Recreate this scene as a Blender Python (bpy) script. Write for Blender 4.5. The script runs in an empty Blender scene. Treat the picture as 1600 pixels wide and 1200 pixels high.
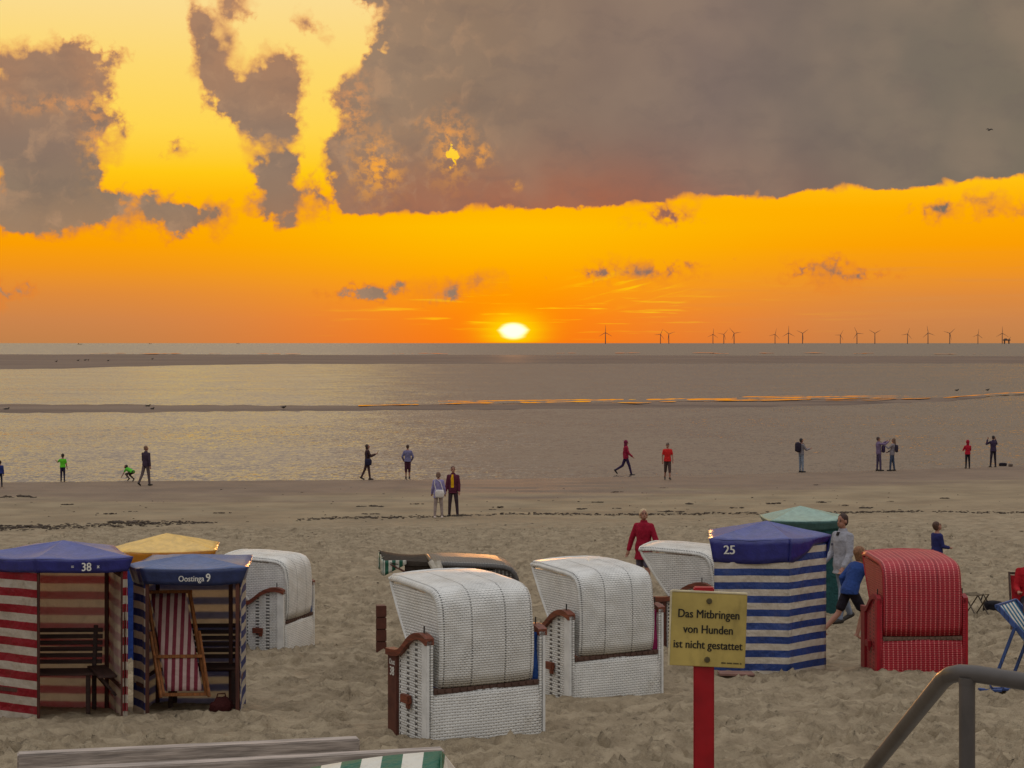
import bpy, bmesh, math, random
import numpy as np
from mathutils import Vector, Matrix, Euler
random.seed(7)
rng = np.random.default_rng(11)
R = math.radians
SC = bpy.context.scene
COL = SC.collection

# ------------------------------------------------------------------ camera
F = 3000.0          # focal length in photo pixels (photo is 1600 px wide)
HC = 6.5            # eye height above the water
HY = 536.0          # horizon row
cam_d = bpy.data.cameras.new("camera")
cam_d.sensor_width = 36.0
cam_d.lens = 36.0 * F / 1600.0
cam_d.shift_y = -(600 - HY) / 1600.0
cam_d.clip_start = 0.1
cam_d.clip_end = 200000
cam = bpy.data.objects.new("camera", cam_d)
cam.location = (0, 0, HC)
cam.rotation_euler = (R(90), 0, 0)
COL.objects.link(cam)
SC.camera = cam

SC.view_settings.view_transform = 'Standard'
SC.view_settings.look = 'None'
SC.view_settings.exposure = 0.0
SC.view_settings.gamma = 1.0
SC.cycles.use_denoising = True
SC.cycles.max_bounces = 6
SC.cycles.sample_clamp_indirect = 4.0

def lin(c):
    out = []
    for v in c[:3]:
        v = v / 255.0
        out.append(v / 12.92 if v <= 0.04045 else ((v + 0.055) / 1.055) ** 2.4)
    return tuple(out) + (1.0,)

# ------------------------------------------------------------------ node helper
class NT:
    def __init__(s, tree):
        s.t = tree; s.n = tree.nodes; s.l = tree.links; s.n.clear()
    def new(s, typ, **kw):
        n = s.n.new(typ)
        for k, v in kw.items(): setattr(n, k, v)
        return n
    def put(s, sock, v):
        if v is None: return
        if isinstance(v, bpy.types.NodeSocket): s.l.new(v, sock)
        else: sock.default_value = v
    def m(s, op, a, b=None, c=None, clamp=False):
        n = s.new('ShaderNodeMath', operation=op, use_clamp=clamp)
        s.put(n.inputs[0], a); s.put(n.inputs[1], b); s.put(n.inputs[2], c)
        return n.outputs[0]
    def v(s, op, a, b=None, scale=None):
        n = s.new('ShaderNodeVectorMath', operation=op)
        s.put(n.inputs[0], a); s.put(n.inputs[1], b)
        if scale is not None: s.put(n.inputs['Scale'], scale)
        return n.outputs['Value'] if op in ('LENGTH', 'DOT_PRODUCT', 'DISTANCE') else n.outputs[0]
    def comb(s, x=0.0, y=0.0, z=0.0):
        n = s.new('ShaderNodeCombineXYZ')
        s.put(n.inputs[0], x); s.put(n.inputs[1], y); s.put(n.inputs[2], z)
        return n.outputs[0]
    def sep(s, v):
        n = s.new('ShaderNodeSeparateXYZ'); s.put(n.inputs[0], v)
        return n.outputs[0], n.outputs[1], n.outputs[2]
    def noise(s, vec, scale, detail=3.0, rough=0.5, color=False):
        n = s.new('ShaderNodeTexNoise')
        s.put(n.inputs['Vector'], vec); s.put(n.inputs['Scale'], scale)
        s.put(n.inputs['Detail'], detail); s.put(n.inputs['Roughness'], rough)
        return n.outputs['Color'] if color else n.outputs['Fac']
    def ramp(s, fac, stops, interp='LINEAR'):
        n = s.new('ShaderNodeValToRGB'); s.put(n.inputs[0], fac)
        e = n.color_ramp; e.interpolation = interp
        while len(e.elements) > 1: e.elements.remove(e.elements[-1])
        e.elements[0].position = stops[0][0]; e.elements[0].color = stops[0][1]
        for p, c in stops[1:]:
            q = e.elements.new(p); q.color = c
        return n.outputs[0]
    def mix(s, f, a, b, blend='MIX'):
        n = s.new('ShaderNodeMix', data_type='RGBA', blend_type=blend)
        s.put(n.inputs[0], f); s.put(n.inputs[6], a); s.put(n.inputs[7], b)
        return n.outputs[2]
    def sstep(s, x, lo, hi):
        n = s.new('ShaderNodeMapRange', interpolation_type='SMOOTHSTEP')
        s.put(n.inputs[0], x); n.inputs[1].default_value = lo; n.inputs[2].default_value = hi
        return n.outputs[0]
    def gauss(s, x, c, w):
        d = s.m('DIVIDE', s.m('SUBTRACT', x, c), w)
        return s.m('EXPONENT', s.m('MULTIPLY', s.m('MULTIPLY', d, d), -1.0))
    def bump(s, h, dist=0.01, strength=1.0, normal=None):
        n = s.new('ShaderNodeBump'); s.put(n.inputs['Height'], h)
        n.inputs['Distance'].default_value = dist; n.inputs['Strength'].default_value = strength
        if normal is not None: s.put(n.inputs['Normal'], normal)
        return n.outputs[0]

# ------------------------------------------------------------------ sky: the world
def azel(px, py):
    a = math.atan((px - 800) / F)
    e = math.atan((HY - py) / F * math.cos(a))
    return a * F, e * F
SUN_AZ, SUN_EL = azel(802, 517)

wd = bpy.data.worlds.new("World")
SC.world = wd
wd.use_nodes = True
W = NT(wd.node_tree)
tc = W.new('ShaderNodeTexCoord').outputs['Generated']
dx, dy, dz = W.sep(tc)
az = W.m('MULTIPLY', W.m('ARCTAN2', dx, dy), F)
el = W.m('MULTIPLY', W.m('ARCSINE', dz), F)
P = W.comb(az, el, 0.0)
nz = W.noise(P, 1 / 95.0, 5.0, 0.62, color=True)
off = W.v('SCALE', W.v('SUBTRACT', nz, (0.5, 0.5, 0.5)), scale=75.0)
off = W.v('MULTIPLY', off, (1, 1, 0))
PD = W.v('ADD', P, off)
fine = W.noise(P, 1 / 42.0, 6.0, 0.54)
fine2 = W.noise(P, 1 / 26.0, 4.0, 0.52)
soft = W.noise(P, 1 / 170.0, 3.0, 0.5)
# clear sky
def st(lst, span): return [(e / span, lin(c)) for e, c in lst]
SP = 1600.0
elc = W.m('DIVIDE', el, SP, clamp=True)
far = W.ramp(elc, st([(0, (190, 128, 76)), (35, (202, 132, 76)), (75, (220, 137, 60)), (115, (240, 148, 28)), (150, (250, 157, 4)),
    (205, (255, 172, 0)), (265, (255, 200, 22)), (330, (255, 213, 78)), (430, (253, 216, 112)), (536, (250, 219, 146)),
    (700, (234, 206, 166)), (1000, (212, 191, 170)), (1590, (160, 152, 144))], SP))
near = W.ramp(elc, st([(0, (250, 122, 10)), (40, (255, 134, 4)), (90, (255, 158, 0)), (140, (255, 178, 0)), (180, (255, 188, 0)), (230, (255, 178, 0)),
    (265, (255, 202, 22)), (330, (255, 213, 78)), (430, (253, 216, 112)), (536, (250, 219, 146)),
    (700, (234, 206, 166)), (1000, (212, 191, 170)), (1590, (160, 152, 144))], SP))
clear = W.mix(W.gauss(az, SUN_AZ, 400.0), far, near)
# thin bright streaks round the sun
stv = W.comb(W.m('DIVIDE', az, 150.0), W.m('DIVIDE', el, 7.0), 3.0)
str_ = W.sstep(W.noise(stv, 1.0, 3.0, 0.6), 0.56, 0.74)
smask = W.m('MULTIPLY', W.gauss(az, SUN_AZ + 60, 260.0), W.gauss(el, 52.0, 34.0))
clear = W.mix(W.m('MULTIPLY', str_, smask), clear, lin((255, 226, 20)))
stv2 = W.comb(W.m('DIVIDE', W.m('ADD', az, W.m('MULTIPLY', el, -0.9)), 100.0), W.m('DIVIDE', W.m('ADD', el, W.m('MULTIPLY', az, -0.22)), 12.0), 8.0)
str2 = W.sstep(W.noise(stv2, 1.0, 4.0, 0.65), 0.5, 0.7)
a0, e0 = azel(985, 448)
smask2 = W.m('MULTIPLY', W.gauss(az, a0, 75.0), W.gauss(el, e0, 26.0))
clear = W.mix(W.m('MULTIPLY', str2, smask2), clear, lin((255, 205, 10)))
# low grey streaks on the right
stv3 = W.comb(W.m('DIVIDE', az, 260.0), W.m('DIVIDE', el, 11.0), 17.0)
str3 = W.sstep(W.noise(stv3, 1.0, 3.0, 0.55), 0.48, 0.75)
smask3 = W.m('MULTIPLY', W.sstep(az, 150.0, 600.0), W.m('MULTIPLY', W.sstep(el, 10.0, 50.0), W.sstep(el, 150.0, 70.0)))
clear = W.mix(W.m('MULTIPLY', W.m('MULTIPLY', str3, smask3), 0.55), clear, lin((214, 140, 72)))

# cumulus shapes: each ellipse (x, y, rx, ry, turn) in direction units
blobs = [(20, 190, 150, 92, 0), (112, 128, 58, 56, 20), (150, 130, 28, 36, 0), (70, 262, 84, 96, 0), (60, 95, 90, 26, 0), (10, 318, 150, 58, 0), (110, 330, 110, 34, 0), (232, 330, 95, 24, -4), (328, 332, 26, 17, 0),
         (6, 72, 14, 7, 0), (322, 42, 22, 30, 15), (340, 92, 33, 62, 12), (372, 150, 34, 32, 0), (425, 135, 44, 46, 0), (432, 200, 34, 62, 0),
         (430, 268, 30, 46, -10), (455, 312, 48, 28, 8), (418, 320, 22, 20, 0), (386, 182, 18, 20, 0), (362, 10, 22, 18, -30), (272, 230, 9, 8, 0),
         (1290, 430, 48, 12, 0), (1292, 424, 24, 13, 0), (988, 425, 38, 7, 3), (578, 455, 22, 5, 0), (722, 449, 18, 4, 12), (1530, 313, 18, 6, 0), (1474, 325, 13, 6, 0), (1585, 326, 16, 4, 0),
         (1040, 338, 12, 4, 0), (14, 458, 15, 6, 0), (480, 40, 12, 6, -40), (700, 452, 10, 4, 0), (655, 452, 12, 4, 0)]
sd = None
for (cx, cy, rx, ry, rot) in blobs:
    a, e = azel(cx, cy)
    mp = W.new('ShaderNodeMapping', vector_type='TEXTURE')
    W.put(mp.inputs['Vector'], PD if min(rx, ry) > 22 else W.v('ADD', P, W.v('SCALE', off, scale=0.4)))
    mp.inputs['Location'].default_value = (a, e, 0); mp.inputs['Rotation'].default_value = (0, 0, R(rot)); mp.inputs['Scale'].default_value = (rx, ry, 1)
    d = W.m('MULTIPLY', W.m('SUBTRACT', W.v('LENGTH', mp.outputs[0]), 1.0), float(min(rx, ry)))
    if sd is None: sd = d
    else: sd = W.m('SMOOTH_MIN', sd, d, 10.0)
dens_a = W.m('ADD', W.m('MULTIPLY', sd, -1.0), 0.5)
flat_ = W.m('MULTIPLY_ADD', W.m('SUBTRACT', W.m('ADD', el, W.m('MULTIPLY', fine, 14.0)), 172.0), 1.3, W.m('ADD', W.m('MULTIPLY', W.sstep(az, -640.0, -560.0), 500.0), W.m('MULTIPLY', W.sstep(el, 130.0, 90.0), 500.0)))
dens_a = W.m('MINIMUM', dens_a, flat_)
# the large bank: lower edge by azimuth, left edge by elevation
def curve(x, pts, lo, hi):
    n = W.new('ShaderNodeFloatCurve'); W.put(n.inputs['Value'], W.m('DIVIDE', W.m('SUBTRACT', x, lo), hi - lo, clamp=True))
    c = n.mapping.curves[0]
    vals = [p[1] for p in pts]; v0, v1 = min(vals), max(vals)
    q = [((p - lo) / (hi - lo), (v - v0) / (v1 - v0)) for p, v in pts]
    c.points[0].location = q[0]; c.points[1].location = q[-1]
    for u in q[1:-1]: c.points.new(*u)
    for pt in c.points: pt.handle_type = 'VECTOR'
    n.mapping.update()
    return W.m('MULTIPLY_ADD', n.outputs[0], v1 - v0, v0)
pdx, pdy, _ = W.sep(PD)
lowpts = sorted([azel(x, y) for x, y in [(480, 332), (560, 332), (640, 332), (740, 328), (900, 322), (1000, 316), (1120, 309), (1210, 304), (1290, 295), (1380, 293), (1470, 289), (1540, 280), (1640, 268), (1900, 230), (2600, 180)]])
P2 = W.v('ADD', P, W.v('SCALE', off, scale=0.30)); p2x, p2y, _ = W.sep(P2)
eb = curve(p2x, lowpts, lowpts[0][0], lowpts[-1][0])
leftpts = sorted([(azel(x, y)[1], azel(x, y)[0]) for x, y in [(560, 340), (532, 318), (512, 280), (505, 240), (535, 195), (525, 165), (515, 135), (540, 110), (582, 80), (588, 40), (570, 0), (560, -80), (600, -300), (760, -600), (700, -1200)]])
body_hi = None
xl = curve(pdy, leftpts, leftpts[0][0], leftpts[-1][0])
db = W.m('SMOOTH_MIN', W.m('MULTIPLY', W.m('SUBTRACT', p2y, eb), 3.0), W.m('SUBTRACT', pdx, xl), 12.0)
db = W.m('MINIMUM', db, 95.0)
holes = [(706, 240, 11, 26, 8, 33)]
hs = None
for (cx, cy, rx, ry, rot, amp) in holes:
    a, e = azel(cx, cy)
    mp = W.new('ShaderNodeMapping', vector_type='TEXTURE')
    W.put(mp.inputs['Vector'], W.v('ADD', P, W.v('SCALE', off, scale=0.45)))
    mp.inputs['Location'].default_value = (a, e, 0); mp.inputs['Rotation'].default_value = (0, 0, R(rot)); mp.inputs['Scale'].default_value = (rx, ry, 1)
    g = W.v('LENGTH', mp.outputs[0])
    g = W.m('MULTIPLY', W.m('EXPONENT', W.m('MULTIPLY', W.m('MULTIPLY', g, g), -0.8)), amp * 1.7)
    hs = g if hs is None else W.m('ADD', hs, g)
db = W.m('SUBTRACT', W.m('MINIMUM', db, 95.0), W.m('MULTIPLY', W.m('MULTIPLY', hs, 2.1), W.m('MULTIPLY_ADD', W.noise(P, 1 / 15.0, 4.0, 0.6), 4.6, -1.25)))
dens = W.m('SMOOTH_MAX', dens_a, db, 4.0)
dens = W.m('ADD', dens, W.m('MULTIPLY', W.m('SUBTRACT', fine, 0.5), 58.0))
dens = W.m('ADD', dens, W.m('MULTIPLY', W.m('SUBTRACT', 0.16, W.m('ABSOLUTE', W.m('SUBTRACT', fine2, 0.5))), 62.0))
dens = W.m('MULTIPLY', dens, W.m('MULTIPLY_ADD', W.sstep(W.noise(W.v('ADD', P, (900.0, 300.0, 0.0)), 1 / 70.0, 3.0, 0.5), 0.34, 0.66), 1.15, 0.32))
# cloud colours
lump = W.noise(PD, 1 / 48.0, 5.0, 0.55)
bodyA = W.ramp(W.m('DIVIDE', el, 560.0, clamp=True), [(0.18, lin((196, 140, 90))), (0.30, lin((160, 126, 96))), (0.42, lin((142, 120, 100))), (0.54, lin((140, 116, 100))), (0.68, lin((162, 124, 98))), (0.85, lin((172, 128, 98)))])
bodyB = W.ramp(W.m('DIVIDE', W.m('ADD', az, 300.0), 1100.0, clamp=True), [(0.0, lin((160, 130, 104))), (0.22, lin((142, 118, 98))), (0.55, lin((124, 107, 99))), (0.8, lin((119, 108, 96))), (1.0, lin((121, 110, 95)))])
body = W.mix(W.sstep(az, -300.0, -220.0), bodyA, bodyB)
body = W.mix(W.sstep(el, 520.0, 900.0), body, lin((186, 162, 134)))
red = W.m('MULTIPLY', W.gauss(az, 40.0, 330.0), W.gauss(el, 195.0, 85.0))
body = W.mix(W.m('MULTIPLY', red, 0.85), body, lin((172, 96, 66)))
body = W.mix(W.m('MULTIPLY', W.sstep(soft, 0.35, 0.7), 0.34), body, lin((158, 134, 112)))
body = W.mix(W.m('MULTIPLY', W.m('MULTIPLY', W.sstep(lump, 0.48, 0.68), W.sstep(az, 100.0, -220.0)), 0.5), body, lin((186, 146, 112)))
body = W.mix(W.m('MULTIPLY', W.sstep(W.noise(W.v('MULTIPLY', PD, (0.5, 1.0, 1.0)), 1 / 55.0, 5.0, 0.6), 0.45, 0.7), 0.26), body, lin((108, 95, 90)))
veil = None      # thin places where the light comes through
for (cx, cy, rx, ry, amp) in [(588, 252, 34, 42, 1.0), (706, 225, 26, 46, .9), (748, 232, 16, 20, .7), (548, 170, 26, 50, .7), (120, 160, 110, 12, .55), (150, 205, 22, 60, .6), (806, 292, 12, 9, .5), (690, 192, 34, 12, .5)]:
    a, e = azel(cx, cy)
    gv = W.m('MULTIPLY', W.m('MULTIPLY', W.gauss(pdx, a, rx), W.gauss(pdy, e, ry)), amp)
    veil = gv if veil is None else W.m('MAXIMUM', veil, gv)
veil = W.m('MULTIPLY', veil, W.sstep(W.noise(P, 1 / 17.0, 5.0, 0.62), 0.40, 0.62), clamp=True)
body = W.mix(veil, body, W.mix(W.sstep(el, 200.0, 420.0), lin((246, 166, 46)), lin((238, 158, 92))))
rim = W.mix(W.sstep(el, 150.0, 420.0), lin((230, 128, 40)), lin((232, 150, 88)))
ccol = W.mix(W.sstep(dens, 0.0, 15.0), rim, body)
cm = W.sstep(dens, -7.0, 14.0)
sky = W.mix(cm, clear, ccol)
# high cover above the frame, and the dusky rest of the dome
ov = W.noise(tc, 3.2, 5.0, 0.55)
ovm = W.m('MULTIPLY', W.sstep(el, 560.0, 1000.0), W.sstep(ov, 0.42, 0.6))
ovm = W.m('MULTIPLY', ovm, W.m('SUBTRACT', 1.0, cm))
sky = W.mix(W.m('MULTIPLY', ovm, 0.55), sky, lin((168, 156, 142)))
dusk = W.ramp(W.m('MULTIPLY_ADD', dz, 0.5, 0.5), [(0.0, (0.12, 0.11, 0.10, 1)), (0.49, (0.26, 0.24, 0.22, 1)), (0.52, (0.38, 0.35, 0.325, 1)), (0.68, (0.54, 0.525, 0.52, 1)), (0.82, (0.80, 0.79, 0.80, 1)), (1.0, (0.98, 0.98, 1.02, 1))])
sky = W.mix(W.m('MAXIMUM', W.sstep(dy, 0.62, 0.1), W.sstep(dz, 0.3, 0.75)), sky, dusk)
sky = W.mix(W.sstep(dz, 0.0, -0.02), sky, dusk)
# the sun itself, flattened by the horizon air
su = W.m('DIVIDE', W.m('SUBTRACT', az, SUN_AZ), 18.0)
sv = W.m('DIVIDE', W.m('SUBTRACT', el, SUN_EL), 10.5)
sr = W.m('SQRT', W.m('ADD', W.m('MULTIPLY', su, su), W.m('MULTIPLY', sv, sv)))
sr = W.m('ADD', sr, W.m('MULTIPLY', W.m('SUBTRACT', W.noise(stv, 0.9, 2.0), 0.5), 0.55))
sky = W.mix(W.m('MULTIPLY', W.m('EXPONENT', W.m('MULTIPLY', W.m('MULTIPLY', sr, sr), -0.16)), W.sstep(el, -2.0, 3.0)), sky, (1.0, 0.72, 0.0, 1))
sky = W.mix(W.m('MULTIPLY', W.sstep(sr, 1.45, 0.7), W.sstep(el, 1.0, 6.0)), sky, (1.7, 1.5, 0.85, 1))
bg = W.new('ShaderNodeBackground'); W.put(bg.inputs[0], sky); bg.inputs[1].default_value = 1.0
ns = W.new('ShaderNodeTexSky', sky_type='NISHITA', sun_disc=False)
ns.sun_elevation = SUN_EL / F; ns.sun_rotation = SUN_AZ / F
bg2 = W.new('ShaderNodeBackground'); W.put(bg2.inputs[0], W.mix(W.sstep(dz, 0.12, 0.5), (0, 0, 0, 1), ns.outputs[0])); bg2.inputs[1].default_value = 0.05
ad = W.new('ShaderNodeAddShader'); W.l.new(bg.outputs[0], ad.inputs[0]); W.l.new(bg2.outputs[0], ad.inputs[1])
wo = W.new('ShaderNodeOutputWorld'); W.l.new(ad.outputs[0], wo.inputs[0])
wd.cycles.sampling_method = 'MANUAL'; wd.cycles.sample_map_resolution = 1024

# ------------------------------------------------------------------ sun lamp, same place as the disc in the sky
sl = bpy.data.lights.new("sun", 'SUN'); sl.energy = 0.3; sl.angle = R(0.6); sl.color = (1.0, 0.42, 0.12)
so = bpy.data.objects.new("sun", sl); COL.objects.link(so)
sdir = Vector((math.sin(SUN_AZ / F) * math.cos(SUN_EL / F), math.cos(SUN_AZ / F) * math.cos(SUN_EL / F), math.sin(SUN_EL / F)))
so.rotation_euler = (-sdir).to_track_quat('-Z', 'Y').to_euler()

# ------------------------------------------------------------------ materials
MATS = {}
def mat_base(name):
    m = bpy.data.materials.new(name); m.use_nodes = True
    n = NT(m.node_tree)
    out = n.new('ShaderNodeOutputMaterial'); b = n.new('ShaderNodeBsdfPrincipled')
    n.l.new(b.outputs[0], out.inputs[0])
    return m, n, b, out
def plain(name, rgb, rough=0.7, var=0.18, scale=14.0, bump=0.0, spec=0.4, metal=0.0):
    """a colour with uneven wear"""
    if name in MATS: return MATS[name]
    m, n, b, out = mat_base(name)
    t = n.new('ShaderNodeTexCoord').outputs['Object']
    f = n.noise(t, scale, 4.0, 0.6)
    c = lin(rgb)
    lo = tuple(x * (1 - var) for x in c[:3]) + (1,); hi = tuple(min(1, x * (1 + var)) for x in c[:3]) + (1,)
    n.put(b.inputs['Base Color'], n.mix(n.sstep(f, 0.3, 0.7), lo, hi))
    b.inputs['Roughness'].default_value = rough; b.inputs['Metallic'].default_value = metal
    b.inputs['Specular IOR Level'].default_value = spec
    if bump: n.put(b.inputs['Normal'], n.bump(n.noise(t, scale * 4, 3.0), bump))
    MATS[name] = m
    return m
def worn(name, rgb, under, rough=0.55, amount=0.66, scale=9.0, streak=(1, 1, .35)):
    """paint with chips, stains and streaks"""
    if name in MATS: return MATS[name]
    m, n, b, out = mat_base(name)
    t = n.new('ShaderNodeTexCoord').outputs['Object']; ts = n.v('MULTIPLY', t, streak)
    c = lin(rgb)
    col = n.mix(n.sstep(n.noise(t, scale * .5, 4.0, .6), .3, .7), tuple(x * .78 for x in c[:3]) + (1,), tuple(min(1, x * 1.1) for x in c[:3]) + (1,))
    col = n.mix(n.m('MULTIPLY', n.sstep(n.noise(ts, scale * 1.6, 5.0, .65), .5, .75), .4), col, lin(tuple(int(v * .55) for v in rgb)))
    chip = n.sstep(n.noise(t, scale * 4, 5.0, .7), amount, amount + .03)
    col = n.mix(chip, col, lin(under))
    n.put(b.inputs['Base Color'], col); b.inputs['Roughness'].default_value = rough; b.inputs['Specular IOR Level'].default_value = .4
    n.put(b.inputs['Normal'], n.bump(n.m('SUBTRACT', n.noise(t, scale, 3.0), chip), .004))
    MATS[name] = m
    return m
def cloth(name, rgb, trans=0.0, rough=0.85):
    if name in MATS: return MATS[name]
    m, n, b, out = mat_base(name)
    t = n.new('ShaderNodeTexCoord').outputs['Object']
    f = n.noise(t, 9.0, 4.0, 0.6)
    c = lin(rgb)
    n.put(b.inputs['Base Color'], n.mix(n.sstep(f, 0.3, 0.7), tuple(x * .85 for x in c[:3]) + (1,), tuple(min(1, x * 1.12) for x in c[:3]) + (1,)))
    b.inputs['Roughness'].default_value = rough; b.inputs['Specular IOR Level'].default_value = 0.2
    n.put(b.inputs['Normal'], n.bump(n.noise(t, 11.0, 4.0, 0.6), 0.035))
    if trans:
        tr = n.new('ShaderNodeBsdfTranslucent'); n.l.new(b.inputs['Base Color'].links[0].from_socket, tr.inputs[0])
        ms = n.new('ShaderNodeMixShader'); ms.inputs[0].default_value = trans
        n.l.new(b.outputs[0], ms.inputs[1]); n.l.new(tr.outputs[0], ms.inputs[2]); n.l.new(ms.outputs[0], out.inputs[0])
    MATS[name] = m
    return m
def striped(name, ca, cb, period, duty=0.5, axis=2, off=0.0, trans=0.3, gloss=0.45):
    """canvas with broad stripes along one object axis (0, 1, 2)"""
    if name in MATS: return MATS[name]
    m, n, b, out = mat_base(name)
    t = n.new('ShaderNodeTexCoord').outputs['Object']
    w = n.noise(t, 2.2, 2.0)
    xyz = n.sep(t)
    s = n.m('ADD', n.m('ADD', xyz[axis], off), n.m('MULTIPLY', n.m('SUBTRACT', w, 0.5), 0.009))
    fr = n.m('FRACT', n.m('DIVIDE', s, period))
    k = n.m('LESS_THAN', fr, duty)
    col = n.mix(k, lin(ca), lin(cb))
    col = n.mix(n.m('MULTIPLY', n.sstep(n.noise(t, 7.0, 5.0, 0.65), 0.45, 0.8), 0.22), col, lin((120, 108, 90)))
    n.put(b.inputs['Base Color'], col)
    b.inputs['Roughness'].default_value = gloss
    wr = n.noise(t, 3.0, 4.0, 0.55)
    wr2 = n.noise(n.v('MULTIPLY', t, (1.0, 1.0, 0.35)), 8.0, 3.0, 0.5)
    nrm = n.bump(n.m('ADD', wr, n.m('MULTIPLY', wr2, 0.28)), 0.10, 0.9)
    n.put(b.inputs['Normal'], nrm)
    if trans:
        tr = n.new('ShaderNodeBsdfTranslucent'); n.put(tr.inputs[0], col)
        ms = n.new('ShaderNodeMixShader'); ms.inputs[0].default_value = trans
        n.l.new(b.outputs[0], ms.inputs[1]); n.l.new(tr.outputs[0], ms.inputs[2]); n.l.new(ms.outputs[0], out.inputs[0])
    MATS[name] = m
    return m
def wicker(name, rgb, gap, cols, ribs, line=None, row=0.030):
    """woven strands: UV in metres. cols = strand cell width, ribs = list of u where a column of holes runs, line = light upright strands"""
    if name in MATS: return MATS[name]
    m, n, b, out = mat_base(name)
    uv = n.new('ShaderNodeTexCoord').outputs['UV']
    u, v, _ = n.sep(uv)
    t = n.new('ShaderNodeTexCoord').outputs['Object']
    vj = n.m('ADD', v, n.m('MULTIPLY', n.m('SUBTRACT', n.noise(t, 1.6, 2.0), 0.5), 0.03))
    r = n.m('DIVIDE', vj, row)
    par = n.m('MULTIPLY', n.m('MODULO', n.m('FLOOR', r), 2.0), 0.5)
    cu = n.m('FRACT', n.m('ADD', n.m('DIVIDE', u, cols), par))
    fv = n.m('FRACT', r)
    # round strand section and over-under
    hv = n.m('SUBTRACT', 1.0, n.m('MULTIPLY', n.m('ABSOLUTE', n.m('SUBTRACT', fv, 0.5)), 2.0))
    hu = n.m('ABSOLUTE', n.m('SUBTRACT', cu, 0.5))
    hgt = n.m('ADD', n.m('MULTIPLY', n.m('POWER', hv, 0.5), 0.6), n.m('MULTIPLY', hu, 0.9))
    wv = n.noise(t, 2.6, 3.0, 0.6)
    gapm = n.m('MULTIPLY', n.m('LESS_THAN', hv, n.m('MULTIPLY_ADD', wv, 0.75, 0.02)), n.m('LESS_THAN', hu, n.m('MULTIPLY_ADD', wv, 0.3, 0.02)))
    base = lin(rgb)
    f = n.noise(t, 6.0, 4.0, 0.6)
    col = n.mix(n.sstep(f, 0.3, 0.75), tuple(x * .82 for x in base[:3]) + (1,), base)
    col = n.mix(n.m('MULTIPLY', n.sstep(n.noise(t, 3.4, 5.0, 0.7), 0.46, 0.78), 0.45), col, tuple(x * y for x, y in zip(base[:3], (.62, .56, .47))) + (1,))
    col = n.mix(n.m('MULTIPLY', gapm, n.m('MULTIPLY_ADD', wv, 0.7, 0.45)), col, lin(gap))
    if line:
        lp, lcol = line
        fl = n.m('ABSOLUTE', n.m('SUBTRACT', n.m('FRACT', n.m('DIVIDE', u, lp)), 0.5))
        dash = n.m('LESS_THAN', n.m('FRACT', n.m('DIVIDE', v, 0.034)), 0.74)
        col = n.mix(n.m('MULTIPLY', n.m('MULTIPLY', n.m('LESS_THAN', fl, 0.10), dash), 0.72), col, lin(lcol))
    hole = None
    for (ru, hw, hh) in ribs:
        a = n.m('LESS_THAN', n.m('ABSOLUTE', n.m('SUBTRACT', u, ru)), hw)
        hole = a if hole is None else n.m('MAXIMUM', hole, a)
    if hole is not None:
        hr = n.m('LESS_THAN', n.m('FRACT', n.m('DIVIDE', vj, ribs[0][2])), 0.48)
        hm = n.m('MULTIPLY', hole, hr)
        col = n.mix(n.m('MULTIPLY', hm, 0.93), col, lin(gap))
        hgt = n.m('SUBTRACT', hgt, hm)
    n.put(b.inputs['Base Color'], col)
    b.inputs['Roughness'].default_value = 0.45
    n.put(b.inputs['Normal'], n.bump(hgt, 0.008, 0.9))
    MATS[name] = m
    return m
def wood(name, rgb, axis=0, rough=0.7):
    if name in MATS: return MATS[name]
    m, n, b, out = mat_base(name)
    t = n.new('ShaderNodeTexCoord').outputs['Object']
    sc = [22.0, 22.0, 22.0]; sc[axis] = 1.4
    g = n.noise(n.v('MULTIPLY', t, tuple(sc)), 2.0, 5.0, 0.6)
    c = lin(rgb)
    col = n.mix(n.sstep(g, 0.3, 0.72), tuple(x * .5 for x in c[:3]) + (1,), tuple(min(1, x * 1.35) for x in c[:3]) + (1,))
    col = n.mix(n.m('MULTIPLY', n.sstep(n.noise(t, 5.0, 3.0), 0.5, 0.8), 0.35), col, tuple(x * .6 for x in c[:3]) + (1,))
    n.put(b.inputs['Base Color'], col); b.inputs['Roughness'].default_value = rough
    n.put(b.inputs['Normal'], n.bump(g, 0.006))
    MATS[name] = m
    return m

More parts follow.
